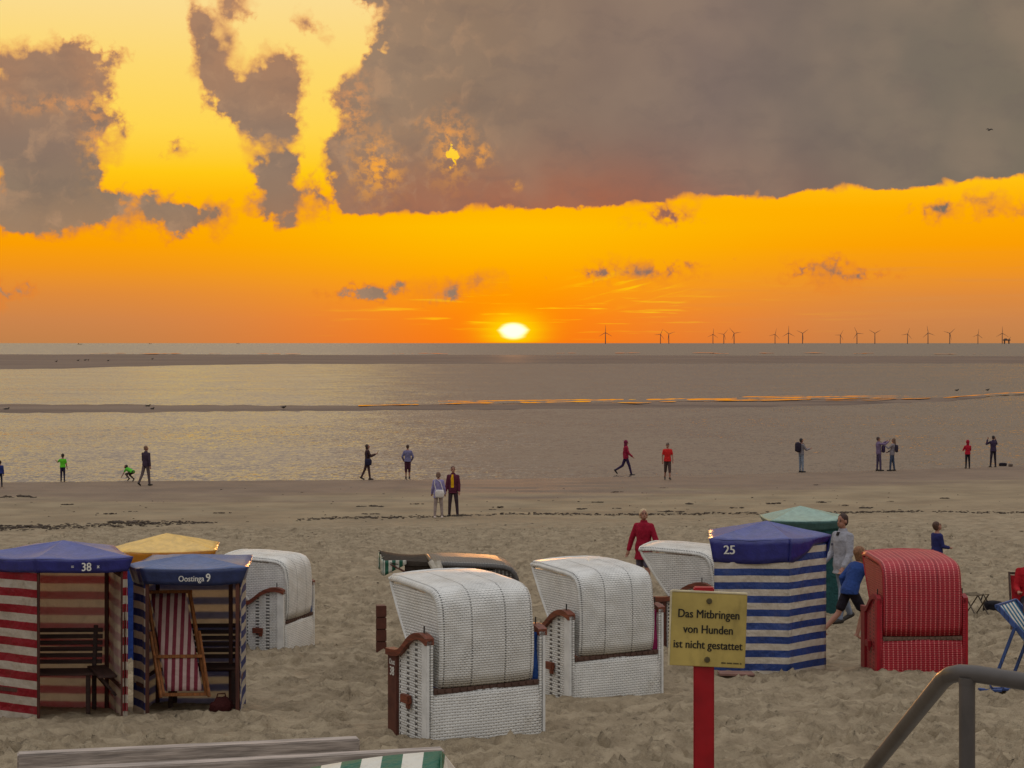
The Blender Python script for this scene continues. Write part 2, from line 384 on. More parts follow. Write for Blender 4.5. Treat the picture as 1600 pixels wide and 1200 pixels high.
def sand_material():
    m, n, b, out = mat_base("sand")
    g = n.new('ShaderNodeNewGeometry').outputs['Position']
    x, y, z = n.sep(g)
    big = n.noise(g, 0.35, 5.0, 0.6); mid = n.noise(g, 2.6, 5.0, 0.6); fin = n.noise(g, 28.0, 4.0, 0.7); pit_shade = n.noise(n.v('MULTIPLY', g, (0.8, 1.2, 1)), 5.5, 6.0, 0.68)
    dry = n.mix(n.sstep(mid, 0.3, 0.72), lin((132, 117, 94)), lin((164, 148, 122)))
    dry = n.mix(n.m('MULTIPLY', n.sstep(fin, 0.45, 0.8), 0.35), dry, lin((118, 102, 82)))
    dry = n.mix(n.m('MULTIPLY', n.sstep(pit_shade, 0.54, 0.70), 0.50), dry, lin((82, 70, 56)))  # dark speckle painted into the colour for the shade in small footprint pits
    damp = n.mix(n.sstep(big, 0.3, 0.7), lin((124, 109, 87)), lin((147, 131, 105)))
    wet = n.mix(n.sstep(big, 0.35, 0.65), lin((110, 93, 78)), lin((122, 104, 87)))
    zz = n.m('ADD', z, n.m('MULTIPLY', n.m('SUBTRACT', n.noise(n.v('MULTIPLY', g, (0.25, 1, 1)), 0.5, 4.0), 0.5), 0.16))
    c = n.mix(n.sstep(zz, 0.62, 0.26), dry, damp)
    wf = n.sstep(zz, 0.19, 0.11)
    c = n.mix(wf, c, wet)
    # scattered shell and weed fragments on the tide flat
    sp = n.m('MULTIPLY', n.sstep(n.noise(n.v('MULTIPLY', g, (0.6, 1.4, 1)), 1.6, 5.0, 0.75), 0.66, 0.74), n.sstep(zz, 0.9, 0.3))
    c = n.mix(n.m('MULTIPLY', sp, 0.55), c, lin((62, 50, 38)))
    n.put(b.inputs['Base Color'], c)
    n.put(b.inputs['Roughness'], n.m('SUBTRACT', 0.95, n.m('MULTIPLY', wf, 0.2)))
    b.inputs['Specular IOR Level'].default_value = 0.25
    h = n.m('ADD', n.m('MULTIPLY', mid, 0.55), n.m('ADD', n.m('MULTIPLY', n.noise(g, 8.0, 5.0, 0.62), 0.75), n.m('MULTIPLY', fin, 0.16)))
    bm_ = n.new('ShaderNodeBump'); n.put(bm_.inputs['Height'], h)
    n.put(bm_.inputs['Strength'], n.m('SUBTRACT', 0.9, n.m('MULTIPLY', n.sstep(zz, 0.5, 0.15), 0.75)))
    bm_.inputs['Distance'].default_value = 0.10
    n.put(b.inputs['Normal'], bm_.outputs[0])
    return m
def bar_material():
    m, n, b, out = mat_base("wet_sand")
    g = n.new('ShaderNodeNewGeometry').outputs['Position']
    s = n.noise(n.v('MULTIPLY', g, (0.02, 0.12, 1)), 1.0, 5.0, 0.6)
    n.put(b.inputs['Base Color'], n.mix(n.sstep(s, 0.35, 0.65), lin((94, 77, 67)), lin((120, 101, 86))))
    b.inputs['Roughness'].default_value = 0.75; b.inputs['Specular IOR Level'].default_value = 0.2
    return m
def sea_material():
    m, n, b, out = mat_base("sea_water")
    g = n.new('ShaderNodeNewGeometry').outputs['Position']
    b.inputs['Base Color'].default_value = (0.088, 0.070, 0.062, 1)
    b.inputs['Roughness'].default_value = 0.10; b.inputs['IOR'].default_value = 1.33
    w1 = n.noise(n.v('MULTIPLY', g, (0.9, 0.55, 1)), 2.0, 3.0, 0.55, color=True)
    w2 = n.noise(n.v('MULTIPLY', g, (1.0, 0.6, 1)), 6.0, 2.0, 0.6, color=True)
    w4 = n.noise(n.v('MULTIPLY', g, (0.16, 0.12, 1)), 1.0, 2.0, 0.6, color=True)
    gy = n.sep(g)[1]
    w3 = n.noise(n.v('MULTIPLY', g, (0.02, 0.05, 1)), 1.0, 3.0, 0.5)
    # wind chop running in to the shore: facet slopes straight from the noise, so they hold at any distance
    a = n.v('SUBTRACT', w1, (0.5, 0.5, 0.5)); c = n.v('SUBTRACT', w2, (0.5, 0.5, 0.5))
    s_ = n.v('ADD', n.v('SCALE', a, scale=0.34), n.v('SCALE', c, scale=0.50))
    s_ = n.v('ADD', s_, n.v('SCALE', n.v('SUBTRACT', w4, (0.5, 0.5, 0.5)), scale=0.13))
    s_ = n.v('SCALE', s_, scale=n.m('MULTIPLY_ADD', n.sstep(w3, 0.3, 0.7), 0.4, 0.6))
    sx_, sy_, _z = n.sep(s_); sx_ = n.m('MULTIPLY', sx_, 3.2)
    nn = n.v('NORMALIZE', n.comb(sx_, n.m('SUBTRACT', n.m('MULTIPLY', sy_, 0.62), n.m('MULTIPLY_ADD', n.sstep(gy, 450.0, 1300.0), 0.045, 0.105)), 1.0))
    n.put(b.inputs['Normal'], nn)
    return m
def pool_material():
    m, n, b, out = mat_base("still_water")
    b.inputs['Base Color'].default_value = (0.05, 0.04, 0.03, 1)
    b.inputs['Roughness'].default_value = 0.0; b.inputs['IOR'].default_value = 1.33
    g = n.new('ShaderNodeNewGeometry').outputs['Position']
    n.put(b.inputs['Normal'], n.bump(n.noise(n.v('MULTIPLY', g, (0.4, 1, 1)), 0.8, 3.0), 0.001))
    return m

# ------------------------------------------------------------------ mesh helpers
def tag(o, label=None, cat=None, group=None, kind=None):
    if label: o['label'] = label
    if cat: o['category'] = cat
    if group: o['group'] = group
    if kind: o['kind'] = kind
    return o
def root(name, loc, rz=0.0, label=None, cat=None, group=None):
    o = bpy.data.objects.new(name, None); o.empty_display_size = 0.2
    o.location = loc; o.rotation_euler = (0, 0, rz); COL.objects.link(o)
    return tag(o, label, cat, group)
def link(name, me, mat, parent=None):
    o = bpy.data.objects.new(name, me); COL.objects.link(o)
    if mat is not None:
        for q in (mat if isinstance(mat, (list, tuple)) else [mat]): me.materials.append(q)
    if parent is not None: o.parent = parent
    return o
def shade(me, ang=35):
    me.shade_smooth()
    me.set_sharp_from_angle(angle=R(ang))
def fin(name, bm, mat, parent=None, smooth=True, ang=35, bevel=0.0):
    if bevel:
        es = [e for e in bm.edges if len(e.link_faces) == 2 and e.calc_face_angle(0) > 0.6]
        bmesh.ops.bevel(bm, geom=es, offset=bevel, segments=2, affect='EDGES', clamp_overlap=True)
    bmesh.ops.recalc_face_normals(bm, faces=bm.faces)
    me = bpy.data.meshes.new(name); bm.to_mesh(me); bm.free()
    if smooth: shade(me, ang)
    return link(name, me, mat, parent)
def box(bm, c, s, rot=None):
    M = Matrix.Translation(c) @ (rot.to_4x4() if rot is not None else Matrix()) @ Matrix.Diagonal((s[0], s[1], s[2], 1))
    bmesh.ops.create_cube(bm, size=1.0, matrix=M)
def bar(bm, a, b_, w, d, up=(0, 0, 1)):
    """square bar between two points"""
    a = Vector(a); b_ = Vector(b_); z = (b_ - a); L = z.length; z.normalize()
    u = Vector(up); 
    if abs(z.dot(u)) > 0.98: u = Vector((0, 1, 0))
    x = u.cross(z).normalized(); y = z.cross(x)
    M = Matrix((x, y, z)).transposed().to_4x4(); M.translation = (a + b_) / 2
    bmesh.ops.create_cube(bm, size=1.0, matrix=M @ Matrix.Diagonal((w, d, L, 1)))
def tube(bm, pts, r, seg=12, cap=True):
    pts = [Vector(p) for p in pts]; n = len(pts)
    rad = r if isinstance(r, (list, tuple)) else [r] * n
    rings = []; xprev = None
    for i, p in enumerate(pts):
        if i == 0: t = pts[1] - p
        elif i == n - 1: t = p - pts[i - 1]
        else: t = (pts[i + 1] - p).normalized() + (p - pts[i - 1]).normalized()
        t.normalize()
        if xprev is None:
            u = Vector((0, 0, 1)) if abs(t.z) < 0.9 else Vector((0, 1, 0))
            x = u.cross(t).normalized()
        else: x = (xprev - t * xprev.dot(t)).normalized()
        xprev = x; y = t.cross(x)
        rings.append([bm.verts.new(p + (x * math.cos(2 * math.pi * k / seg) + y * math.sin(2 * math.pi * k / seg)) * rad[i]) for k in range(seg)])
    for a, b_ in zip(rings, rings[1:]):
        for k in range(seg): bm.faces.new((a[k], a[(k + 1) % seg], b_[(k + 1) % seg], b_[k]))
    if cap:
        bm.faces.new(rings[0][::-1]); bm.faces.new(rings[-1])
def prism(bm, poly, fn, t0, t1):
    """poly of 2D points extruded between t0 and t1; fn(u, v, t) gives the point"""
    a = [bm.verts.new(fn(u, v, t0)) for u, v in poly]; b_ = [bm.verts.new(fn(u, v, t1)) for u, v in poly]
    n = len(poly)
    bm.faces.new(a[::-1]); bm.faces.new(b_)
    for i in range(n): bm.faces.new((a[i], a[(i + 1) % n], b_[(i + 1) % n], b_[i]))
def grid(bm, nu, nv, fn, uvfn=None):
    uvl = bm.loops.layers.uv.verify() if uvfn else None
    vs = [[bm.verts.new(fn(i / nu, j / nv)) for j in range(nv + 1)] for i in range(nu + 1)]
    for i in range(nu):
        for j in range(nv):
            f = bm.faces.new((vs[i][j], vs[i + 1][j], vs[i + 1][j + 1], vs[i][j + 1]))
            if uvfn:
                for l, (a, c) in zip(f.loops, ((i, j), (i + 1, j), (i + 1, j + 1), (i, j + 1))): l[uvl].uv = uvfn(a / nu, c / nv)
    return vs
def solid(o, t, off=-1):
    md = o.modifiers.new("thickness", 'SOLIDIFY'); md.thickness = t; md.offset = off
    return o
def pic(px, py, Y):
    return Vector(((px - 800) / F * Y, Y, HC - (py - HY) / F * Y))

# ------------------------------------------------------------------ ground
PY = [-40, 0, 8, 14, 17, 20, 24, 30, 37, 50, 62, 70, 85, 91, 96, 112, 130]
PZ = [4.4, 3.7, 3.3, 2.95, 2.76, 2.52, 2.24, 1.86, 1.52, 0.95, 0.47, 0.24, 0.085, 0.0, -0.15, -0.9, -1.6]
def shift(x): return np.interp(x, [-60, -24, 0, 10, 27, 60], [-2.5, -0.8, 1.2, 4.0, 11.0, 22.0])
def gz(x, y):
    k = np.interp(y, [45, 68], [0.0, 1.0])
    ye = y - k * shift(x)
    z = np.interp(ye, PY, PZ)
    # soften the joints of the profile
    z = (z + np.interp(ye - 2, PY, PZ) * 0.5 + np.interp(ye + 2, PY, PZ) * 0.5) / 2 + 0.0
    return z
def g(px, py):
    """ground point under a pixel"""
    lo, hi = 6.0, 112.0
    for _ in range(24):
        md = (lo + hi) / 2
        x = (px - 800) / F * md
        if HC - (py - HY) / F * md > float(gz(x, md)): lo = md
        else: hi = md
    Y = (lo + hi) / 2; x = (px - 800) / F * Y
    return Vector((x, Y, float(gz(x, Y))))
def vnoise(x, y, seed):
    """smooth value noise"""
    r = np.random.default_rng(seed).random((256, 256))
    xi = np.floor(x).astype(int); yi = np.floor(y).astype(int); fx = x - xi; fy = y - yi
    fx = fx * fx * (3 - 2 * fx); fy = fy * fy * (3 - 2 * fy)
    q = lambda a, c: r[a % 256, c % 256]
    return (q(xi, yi) * (1 - fx) + q(xi + 1, yi) * fx) * (1 - fy) + (q(xi, yi + 1) * (1 - fx) + q(xi + 1, yi + 1) * fx) * fy
xs = np.concatenate([np.linspace(-400, -40, 16), np.linspace(-38, -14.2, 120), np.arange(-14, 14.01, 0.046), np.linspace(14.2, 38, 120), np.linspace(40, 400, 16)])
ys = np.concatenate([np.linspace(-30, 15, 60), np.arange(15.1, 36, 0.046), np.arange(36, 40, 0.08), np.arange(40, 66, 0.13), np.arange(66, 118, 0.3)])
XX, YY = np.meshgrid(xs, ys)
ZZ = gz(XX, YY)
rough = np.interp(YY, [0, 40, 62, 72], [1, 1, 0.5, 0.06])
ZZ = ZZ + rough * ((vnoise(XX * 0.9, YY * 0.9, 1) - .5) * 0.10 + (vnoise(XX * 2.3, YY * 2.3, 2) - .5) * 0.06 + (vnoise(XX * 4.6, YY * 4.6, 3) - .5) * 0.07 + (vnoise(XX * 8.3, YY * 8.3, 5) - .5) * 0.035)
Z0 = gz(XX, YY)
ZZ = ZZ + np.interp(YY, [60, 72, 84, 92], [0, 1, 1, 0]) * (vnoise(XX * 0.25, YY * 0.9, 4) - .5) * 0.05
# footprints
nf = 26000
fxs = rng.uniform(-14, 14, nf); fys = 15.2 + (62 - 15.2) * rng.random(nf) ** 1.25; fa = rng.uniform(0, 6.28, nf); fd = rng.uniform(0.04, 0.12, nf); fr = rng.uniform(0.04, 0.085, nf)
for x0, y0, a_, d_, r_ in zip(fxs, fys, fa, fd, fr):
    i0, i1 = np.searchsorted(xs, [x0 - 0.5, x0 + 0.5]); j0, j1 = np.searchsorted(ys, [y0 - 0.5, y0 + 0.5])
    dx_ = XX[j0:j1, i0:i1] - x0; dy_ = YY[j0:j1, i0:i1] - y0
    u_ = (dx_ * math.cos(a_) + dy_ * math.sin(a_)) / (r_ * 1.7); v_ = (-dx_ * math.sin(a_) + dy_ * math.cos(a_)) / r_
    q = u_ * u_ + v_ * v_
    ZZ[j0:j1, i0:i1] += -d_ * np.exp(-q * 1.3) + d_ * 0.45 * np.exp(-(np.sqrt(q) - 1.25) ** 2 * 5)
calm = np.ones_like(XX)
for px_, py_, r_ in [(100, 1105, 1.5), (300, 1100, 1.3), (730, 1135, 1.35), (950, 1080, 1.3), (420, 1000, 1.2), (1080, 1010, 1.2), (1440, 1040, 1.2), (1215, 1035, 1.4)]:
    q = g(px_, py_); calm = np.minimum(calm, 1 - 0.72 * np.exp(-(((XX - q.x) ** 2 + (YY - q.y) ** 2) / r_ ** 2) ** 2))
ZZ = Z0 + (ZZ - Z0) * calm
def grid_mesh(name, X, Y, Z, mat):
    h, w = X.shape
    me = bpy.data.meshes.new(name)
    co = np.stack([X, Y, Z], -1).reshape(-1, 3).astype(np.float32)
    idx = np.arange(h * w).reshape(h, w)
    q = np.stack([idx[:-1, :-1], idx[:-1, 1:], idx[1:, 1:], idx[1:, :-1]], -1).reshape(-1, 4).astype(np.int32)
    me.vertices.add(len(co)); me.vertices.foreach_set('co', co.ravel())
    me.loops.add(q.size); me.loops.foreach_set('vertex_index', q.ravel())
    me.polygons.add(len(q)); me.polygons.foreach_set('loop_start', np.arange(0, q.size, 4, dtype=np.int32))
    me.update(calc_edges=True); me.shade_smooth()
    return link(name, me, mat)
tag(grid_mesh("ground", XX, YY, ZZ, sand_material()), kind='structure')

# sea, sandbars, still pools
SEA = sea_material()
sx = np.array([-60000, -8000, -1500, -300, -60, 0, 60, 300, 1500, 8000, 60000.0]); sy = np.concatenate([[84], np.geomspace(100, 90000, 24)])
SX, SY = np.meshgrid(sx, sy)
tag(grid_mesh("sea", SX, SY, np.zeros_like(SX), SEA), kind='structure')
BAR = bar_material(); POOL = pool_material()
def row_y(py): return HC * F / (py - HY)
def bar_mesh(name, near_pts, far_pts, h, x0, x1, n=160, step=0.35):
    px = np.linspace(x0, x1, n)
    yn = HC * F / (np.interp(px, *zip(*near_pts)) - HY); yf = HC * F / (np.interp(px, *zip(*far_pts)) - HY)
    wob = (vnoise(px * 0.05, px * 0, 21) - .5)
    yn = yn * (1 + 0.02 * wob); yf = np.maximum(yf * (1 + 0.02 * (vnoise(px * 0.06, px * 0, 22) - .5)), yn + 0.5)
    tv = np.array([0, 0.02, 0.05, 0.1, 0.2, 0.4, 0.6, 0.8, 0.92, 1.0])
    T, _ = np.meshgrid(tv, px, indexing='ij')
    Y = yn[None, :] * (1 - T) + yf[None, :] * T
    X = (px[None, :] - 800) / F * yn[None, :] * (Y / yn[None, :])
    prof = np.interp(tv, [0, 0.05, 0.1, 0.5, 1.0], [-0.06, step, step + .05, 1.0, -0.15])
    Z = prof[:, None] * h * (0.7 + 0.6 * vnoise(X * 0.05, Y * 0.02, 23))
    tag(grid_mesh(name, X, Y, Z, BAR), kind='structure')
bar_mesh("sandbar_far", [(-400, 580), (0, 577.5), (120, 576), (200, 573), (300, 571), (430, 569), (800, 568.5), (1200, 568), (2000, 568)],
         [(-400, 552), (0, 553), (300, 553), (500, 554), (800, 554), (1100, 555), (1600, 556), (2000, 556)], 0.35, -400, 2000)
bar_mesh("sandbar_near", [(-300, 646), (0, 645.5), (200, 645), (350, 643), (600, 641.5), (800, 640), (1000, 638), (1200, 636), (1350, 632), (1480, 627), (1540, 622)],
         [(-300, 630), (0, 630.5), (300, 632), (560, 634), (700, 631), (900, 629), (1100, 626), (1300, 623), (1480, 621.5), (1540, 620)], 0.24, -300, 1540)
def pool(name, pts, z):
    """narrow still sheet: (px, far row, near row) list"""
    bm = bmesh.new(); prev = None
    xs_ = np.linspace(pts[0][0], pts[-1][0], int(abs(pts[-1][0] - pts[0][0]) / 4) + 4)
    a_ = [p[0] for p in pts]
    for i, x in enumerate(xs_):
        f_ = np.interp(x, a_, [p[1] for p in pts]); n_ = np.interp(x, a_, [p[2] for p in pts])
        c_ = (f_ + n_) / 2; fq = float(vnoise(np.array([x * 0.045]), np.array([z * 90]), 31)[0]) * .6 + float(vnoise(np.array([x * 0.14]), np.array([z * 50]), 33)[0]) * .4; hw = (n_ - f_) / 2 * min(.85, max(0.0, (fq - .36) * 2.6))
        c_ += (float(vnoise(np.array([x * 0.03]), np.array([5 + z * 70]), 32)[0]) - .5) * 1.6
        if hw < .03: prev = None; continue
        row = []
        for r_ in (c_ - hw, c_ + hw):
            Y = (HC - z) * F / (r_ - HY); row.append(bm.verts.new(((x - 800) / F * Y, Y, z)))
        if prev: bm.faces.new((prev[0], row[0], row[1], prev[1]))
        prev = row
    if not bm.faces: bm.free(); return
    o = fin(name, bm, POOL, smooth=False)
    tag(o, kind='structure')
pool("tidal_pool", [(560, 633, 634.5), (700, 629.5, 631.5), (840, 627, 629), (960, 625.5, 628), (1080, 623, 626), (1200, 620, 622.5), (1330, 618.5, 620.5), (1420, 618.5, 619.5)], 0.29)
pool("tidal_pool", [(940, 629, 630.5), (1080, 626.5, 627.5), (1180, 624, 626), (1280, 622, 624), (1400, 621, 622)], 0.31)
pool("tidal_pool", [(1290, 626, 626.5), (1400, 623.5, 624.5), (1480, 620.5, 622), (1530, 616, 618), (1560, 613.5, 615.5), (1600, 612, 613.5), (1750, 610, 611)], 0.27)
pool("tidal_pool", [(700, 626, 627.6), (860, 624.6, 626.2), (1010, 622.5, 624.6), (1120, 621, 622.6), (1230, 618, 619.6), (1300, 617, 617.8)], 0.33)
pool("tidal_pool", [(600, 627, 627.4), (760, 626, 627.2), (900, 624.6, 625.4)], 0.3)
for (a_, b_, r_) in [(960, 1000, 551.3), (1060, 1150, 551.8), (1180, 1210, 552), (1255, 1290, 551.5), (1330, 1375, 551.6), (1455, 1500, 552.4), (1520, 1540, 553), (140, 350, 552.2), (400, 470, 553.0), (610, 700, 552.3), (860, 900, 551.6)]:
    pool("tidal_pool", [(a_, r_ - 0.1, r_ + 0.1), ((a_ + b_) / 2, r_ - 0.55, r_ + 0.55), (b_, r_ - 0.1, r_ + 0.1)], 0.36)

# wrack line and drifted weed: nobody could count it
def seaweed():
    bm = bmesh.new()
    def clump(x, y, s):
        z = float(gz(x, y))
        for _ in range(rng.integers(1, 4)):
            v = bmesh.ops.create_icosphere(bm, subdivisions=1, radius=1.0)['verts']
            ox, oy = rng.normal(0, s * 0.8), rng.normal(0, s * 0.5)
            sx_, sy_, sz_ = s * rng.uniform(.5, 1.5), s * rng.uniform(.4, 1.0), s * rng.uniform(.12, .4)
            for q in v: q.co = Vector((q.co.x * sx_ * rng.uniform(.6, 1.3) + x + ox, q.co.y * sy_ * rng.uniform(.6, 1.3) + y + oy, q.co.z * sz_ * rng.uniform(.5, 1.4) + z + 0.02))
    for px in np.arange(-120, 1720, 2.2):
        py = np.interp(px, [-120, 0, 60, 250, 500, 700, 900, 1100, 1300, 1720], [829, 826, 824, 819, 812, 806, 804, 804, 801, 800]) + math.sin(px * 0.021) * 1.2
        dn = float(vnoise(np.array([px * 0.02]), np.array([1.0]), 41)[0]) * (1.25 if px < 350 else 1.0)
        if px > 330 and dn < .18: continue
        for _ in range(1 + int(dn * (2.2 if px < 350 else 1.8))):
            p = g(px + rng.normal(0, 3), py + rng.normal(0, 0.8 + (1.3 if px < 300 else 0)))
            clump(p.x, p.y, rng.uniform(0.025, 0.075 if px < 350 else 0.065))
    for (px, py, s) in [(205, 817, .3), (190, 815, .16), (228, 819, .16), (22, 777, .3), (12, 778, .16), (50, 778, .12), (60, 823, .3), (20, 825, .3), (6, 823, .22), (100, 789, .12), (180, 803, .14), (203, 800, .1), (345, 802, .12), (590, 792, .2), (648, 788, .1), (578, 804, .14), (780, 793, .15), (770, 797, .1),
                        (935, 785, .13), (907, 796, .16), (960, 795, .12), (1050, 800, .22), (1072, 788, .14), (1150, 794, .16), (1032, 763, .1), (1214, 787, .14), (1287, 785, .16), (1363, 794, .18), (1320, 790, .1), (1478, 779, .12), (1390, 784, .08), (1278, 758, .1), (965, 769, .1)]:
        p = g(px, py)
        for _ in range(6): clump(p.x + rng.normal(0, s * 1.1), p.y + rng.normal(0, s * .5), s * rng.uniform(.3, .7))
    for _ in range(520):
        p = g(rng.uniform(-60, 1660), rng.uniform(762, 900) if rng.random() < .75 else rng.uniform(860, 1000)); clump(p.x, p.y, rng.uniform(0.015, 0.04))
    tag(fin("seaweed", bm, plain("dry_weed", (58, 46, 34), 0.9, 0.4, 6.0)), kind='stuff')
seaweed()

# ------------------------------------------------------------------ lettering
def text(s, size, M, mat, parent, name="lettering", bold=0.0, align='CENTER', sx=1.0):
    cu = bpy.data.curves.new(name, 'FONT'); cu.body = s; cu.size = size; cu.align_x = align; cu.align_y = 'CENTER'
    cu.extrude = 0.0012; cu.resolution_u = 3
    tmp = bpy.data.objects.new(name, cu); COL.objects.link(tmp)
    bpy.context.view_layer.update()
    me = bpy.data.meshes.new_from_object(tmp.evaluated_get(bpy.context.evaluated_depsgraph_get()))
    bpy.data.objects.remove(tmp); bpy.data.curves.remove(cu)
    me.materials.clear()
    if bold:
        bm = bmesh.new(); tmp2 = me.copy()
        for dx_, dz_ in ((0, 0), (bold * size * 1.6, .0003), (-bold * size * 1.6, -.0003)):
            m2 = me.copy(); m2.transform(Matrix.Translation((dx_, 0, dz_))); bm.from_mesh(m2); bpy.data.meshes.remove(m2)
        bm.to_mesh(me); bm.free(); bpy.data.meshes.remove(tmp2)
    me.transform(M @ Matrix.Diagonal((sx, 1, 1, 1))); me.name = name
    return link(name, me, mat, parent)
def facing(loc, right, up):
    """matrix laying text in a plane"""
    x = Vector(right).normalized(); z = x.cross(Vector(up)).normalized(); y = z.cross(x)
    M = Matrix((x, y, z)).transposed().to_4x4(); M.translation = Vector(loc)
    return M
WHITE_PAINT = plain("white_paint", (215, 212, 202), 0.6, 0.12, 20)

# ------------------------------------------------------------------ beach tents
def wob(x, y, seed): return float(vnoise(np.array([x * 2.1 + 40.0]), np.array([y * 2.1 + 40.0]), seed)[0]) - 0.5
def beach_tent(label, M, plan, hw, rise, canvas, roofmat, valmat=None, val=0.15, over=0.05, openings=(), flaps=(), words=None, seed=50, torn=None, poles=(), apex=None, inner=None):
    """M: ground point of the first corner; plan: corners in metres from M, first edge is the front, going round anticlockwise seen from above"""
    pl = [Vector((x, y, 0)) for x, y in plan]; n_ = len(pl)
    cen = sum(pl, Vector()) / n_
    M = Vector(M); c = M + cen
    t = root("beach_tent", c, 0, label, "beach tent", "canvas beach tents with hipped roofs")
    pl = [p - cen for p in pl]
    def wall(p, q, name="wall"):
        bm = bmesh.new(); n2 = (q - p).cross(Vector((0, 0, 1))).normalized()
        def fn(u, v):
            z = -0.14 + (hw - 0.06 + 0.14) * v
            bulge = 0.03 * math.sin(math.pi * u) * math.sin(math.pi * min(1, max(0, v * 0.9 + .1))) + 0.03 * wob(u * 2 + seed, v * 2.4, seed) * math.sin(math.pi * u)
            w = p.lerp(q, u) - n2 * bulge
            return (w.x, w.y, z)
        grid(bm, 14, 18, fn)
        o = fin(name, bm, [canvas, inner or canvas], t, ang=60)
        if sum((Vector(f.normal).dot(n2) for f in o.data.polygons)) < 0: o.data.flip_normals()
        solid(o, 0.006, -1).modifiers[0].material_offset = 1
        return o
    for k in range(n_):
        p, q = pl[k], pl[(k + 1) % n_]
        if k in openings:
            for (kk, f0, f1) in flaps:
                if kk == k: wall(p.lerp(q, f0), p.lerp(q, f1), "flap")
        else: wall(p, q)
    pm = wood("tent_pole_wood", (82, 42, 30), 2)
    for v in ([p * .94 for p in pl] if openings else []) + [Vector((x, y, 0)) - cen for x, y in poles]:
        bm = bmesh.new(); box(bm, (v.x, v.y, (hw - .15) / 2 - .02), (.042, .042, hw + .12)); fin("pole", bm, pm, t, bevel=.004)
    if openings:
        for k in range(n_):
            if k in openings: continue
            p, q = pl[k] * .95, pl[(k + 1) % n_] * .95
            for zz in (hw - .22, .30):
                bm = bmesh.new(); bar(bm, (p.x, p.y, zz), (q.x, q.y, zz), .03, .04); fin("cross_rail", bm, pm, t)
    sc_ = 1 + over / .6
    cs = [Vector((p.x * sc_, p.y * sc_, hw)) for p in pl]
    ap = Vector((0, 0, hw + rise)) if apex is None else Vector((apex[0] - cen.x, apex[1] - cen.y, hw + rise))
    bm = bmesh.new()
    for k in range(n_):
        p, q = cs[k], cs[(k + 1) % n_]
        def fn(u, v):
            w = p.lerp(q, u).lerp(ap, v)
            sag = -0.026 * math.sin(math.pi * v) * math.sin(math.pi * u) - 0.02 * math.sin(math.pi * u) * (1 - v)
            return (w.x, w.y, w.z + sag + 0.016 * wob(w.x * 3, w.y * 3, seed + 1) * (1 - v))
        grid(bm, 12, 8, fn)
    bmesh.ops.remove_doubles(bm, verts=bm.verts, dist=0.003)
    solid(fin("roof", bm, roofmat, t, ang=9), 0.006)
    vm = valmat or roofmat
    for k in range(n_):
        p, q = cs[k], cs[(k + 1) % n_]; n2 = (q - p).cross(Vector((0, 0, 1))).normalized()
        bm = bmesh.new()
        def fn(u, v):
            w = p.lerp(q, u); ins = 1 - (over * .8 / .6) * v
            sag = -0.02 * math.sin(math.pi * u)
            fl = (0.012 * math.sin(u * 9 + k * 2 + seed) * v + 0.014 * wob(u * 4, v + k, seed + 2)) * math.sin(math.pi * u)
            hgt = val
            if torn == k: hgt = val * (1.0 - 0.66 * min(1.0, max(0.0, u * 1.9 - .25)))
            return (w.x * ins + n2.x * fl, w.y * ins + n2.y * fl, w.z + sag - hgt * v + 0.006 * math.sin(u * 6 + k + seed) * v)
        grid(bm, 18, 4, fn)
        solid(fin("valance", bm, vm, t, ang=60), 0.006)
    if words:
        for (s, size, f_, dz_, bold, sxx) in words:
            p, q = cs[0], cs[1]; n2 = (q - p).cross(Vector((0, 0, 1))).normalized(); w = p.lerp(q, f_)
            text(s, size, facing((w.x + n2.x * .012, w.y + n2.y * .012, hw - 0.018 - val * dz_), q - p, -n2 * -0.10 * 0 + Vector((0, 0, 1))), WHITE_PAINT, t, bold=bold, sx=sxx)
    t['cx'] = 0; del t['cx']
    return t, cen
BLUE = (44, 48, 122); NAVY = (34, 40, 92)
c_red = striped("canvas_red_white", (168, 30, 46), (214, 204, 188), 0.176, 0.5, 2, 0.02, trans=0.5)
c_blue = striped("canvas_blue_white", (44, 62, 132), (216, 206, 190), 0.165, 0.5, 2, 0.03, trans=0.5)
c_royal = striped("canvas_royal_white", (44, 70, 136), (212, 200, 182), 0.178, 0.48, 2, 0.05, trans=0.22)
c_plainblue = cloth("canvas_plain_blue", (44, 70, 140), 0.15)
def roof_cloth(name, rgb):
    m = cloth(name, rgb, 0.04, 0.30)
    b = [q for q in m.node_tree.nodes if q.type == 'BSDF_PRINCIPLED'][0]; b.inputs['Specular IOR Level'].default_value = 0.6
    bp = [q for q in m.node_tree.nodes if q.type == 'BUMP'][0]; bp.inputs['Distance'].default_value = 0.012
    return m

in_red = striped("lining_red", (228, 208, 198), (238, 224, 202), 0.176, 0.5, 2, 0.02, trans=0.55, gloss=.9)
in_blue = striped("lining_blue", (226, 212, 198), (238, 224, 200), 0.165, 0.5, 2, 0.03, trans=0.55, gloss=.9)
A = g(57, 1127)
tentA, cenA = beach_tent("red and white striped beach tent with blue roof numbered 38, at the left edge", A, [(0, 0), (.92, .20), (.52, 1.22), (-.42, 1.30), (-.74, .40)], 1.72, 0.13, c_red, roof_cloth("roof_violet_blue", (66, 72, 136)), roof_cloth("valance_violet_blue", (44, 48, 126)), 0.15, 0.05, openings=(0,), flaps=((0, .955, 1.0),),
    words=[("38", 0.125, 0.52, 0.55, 0.015, 0.85), ("=", 0.06, 0.38, 0.5, 0.015, 0.9), ("x", 0.06, 0.64, 0.5, 0.015, 0.9)], seed=50, apex=(.14, .62), inner=in_red, poles=((.68, .84),))
B = g(226, 1118)
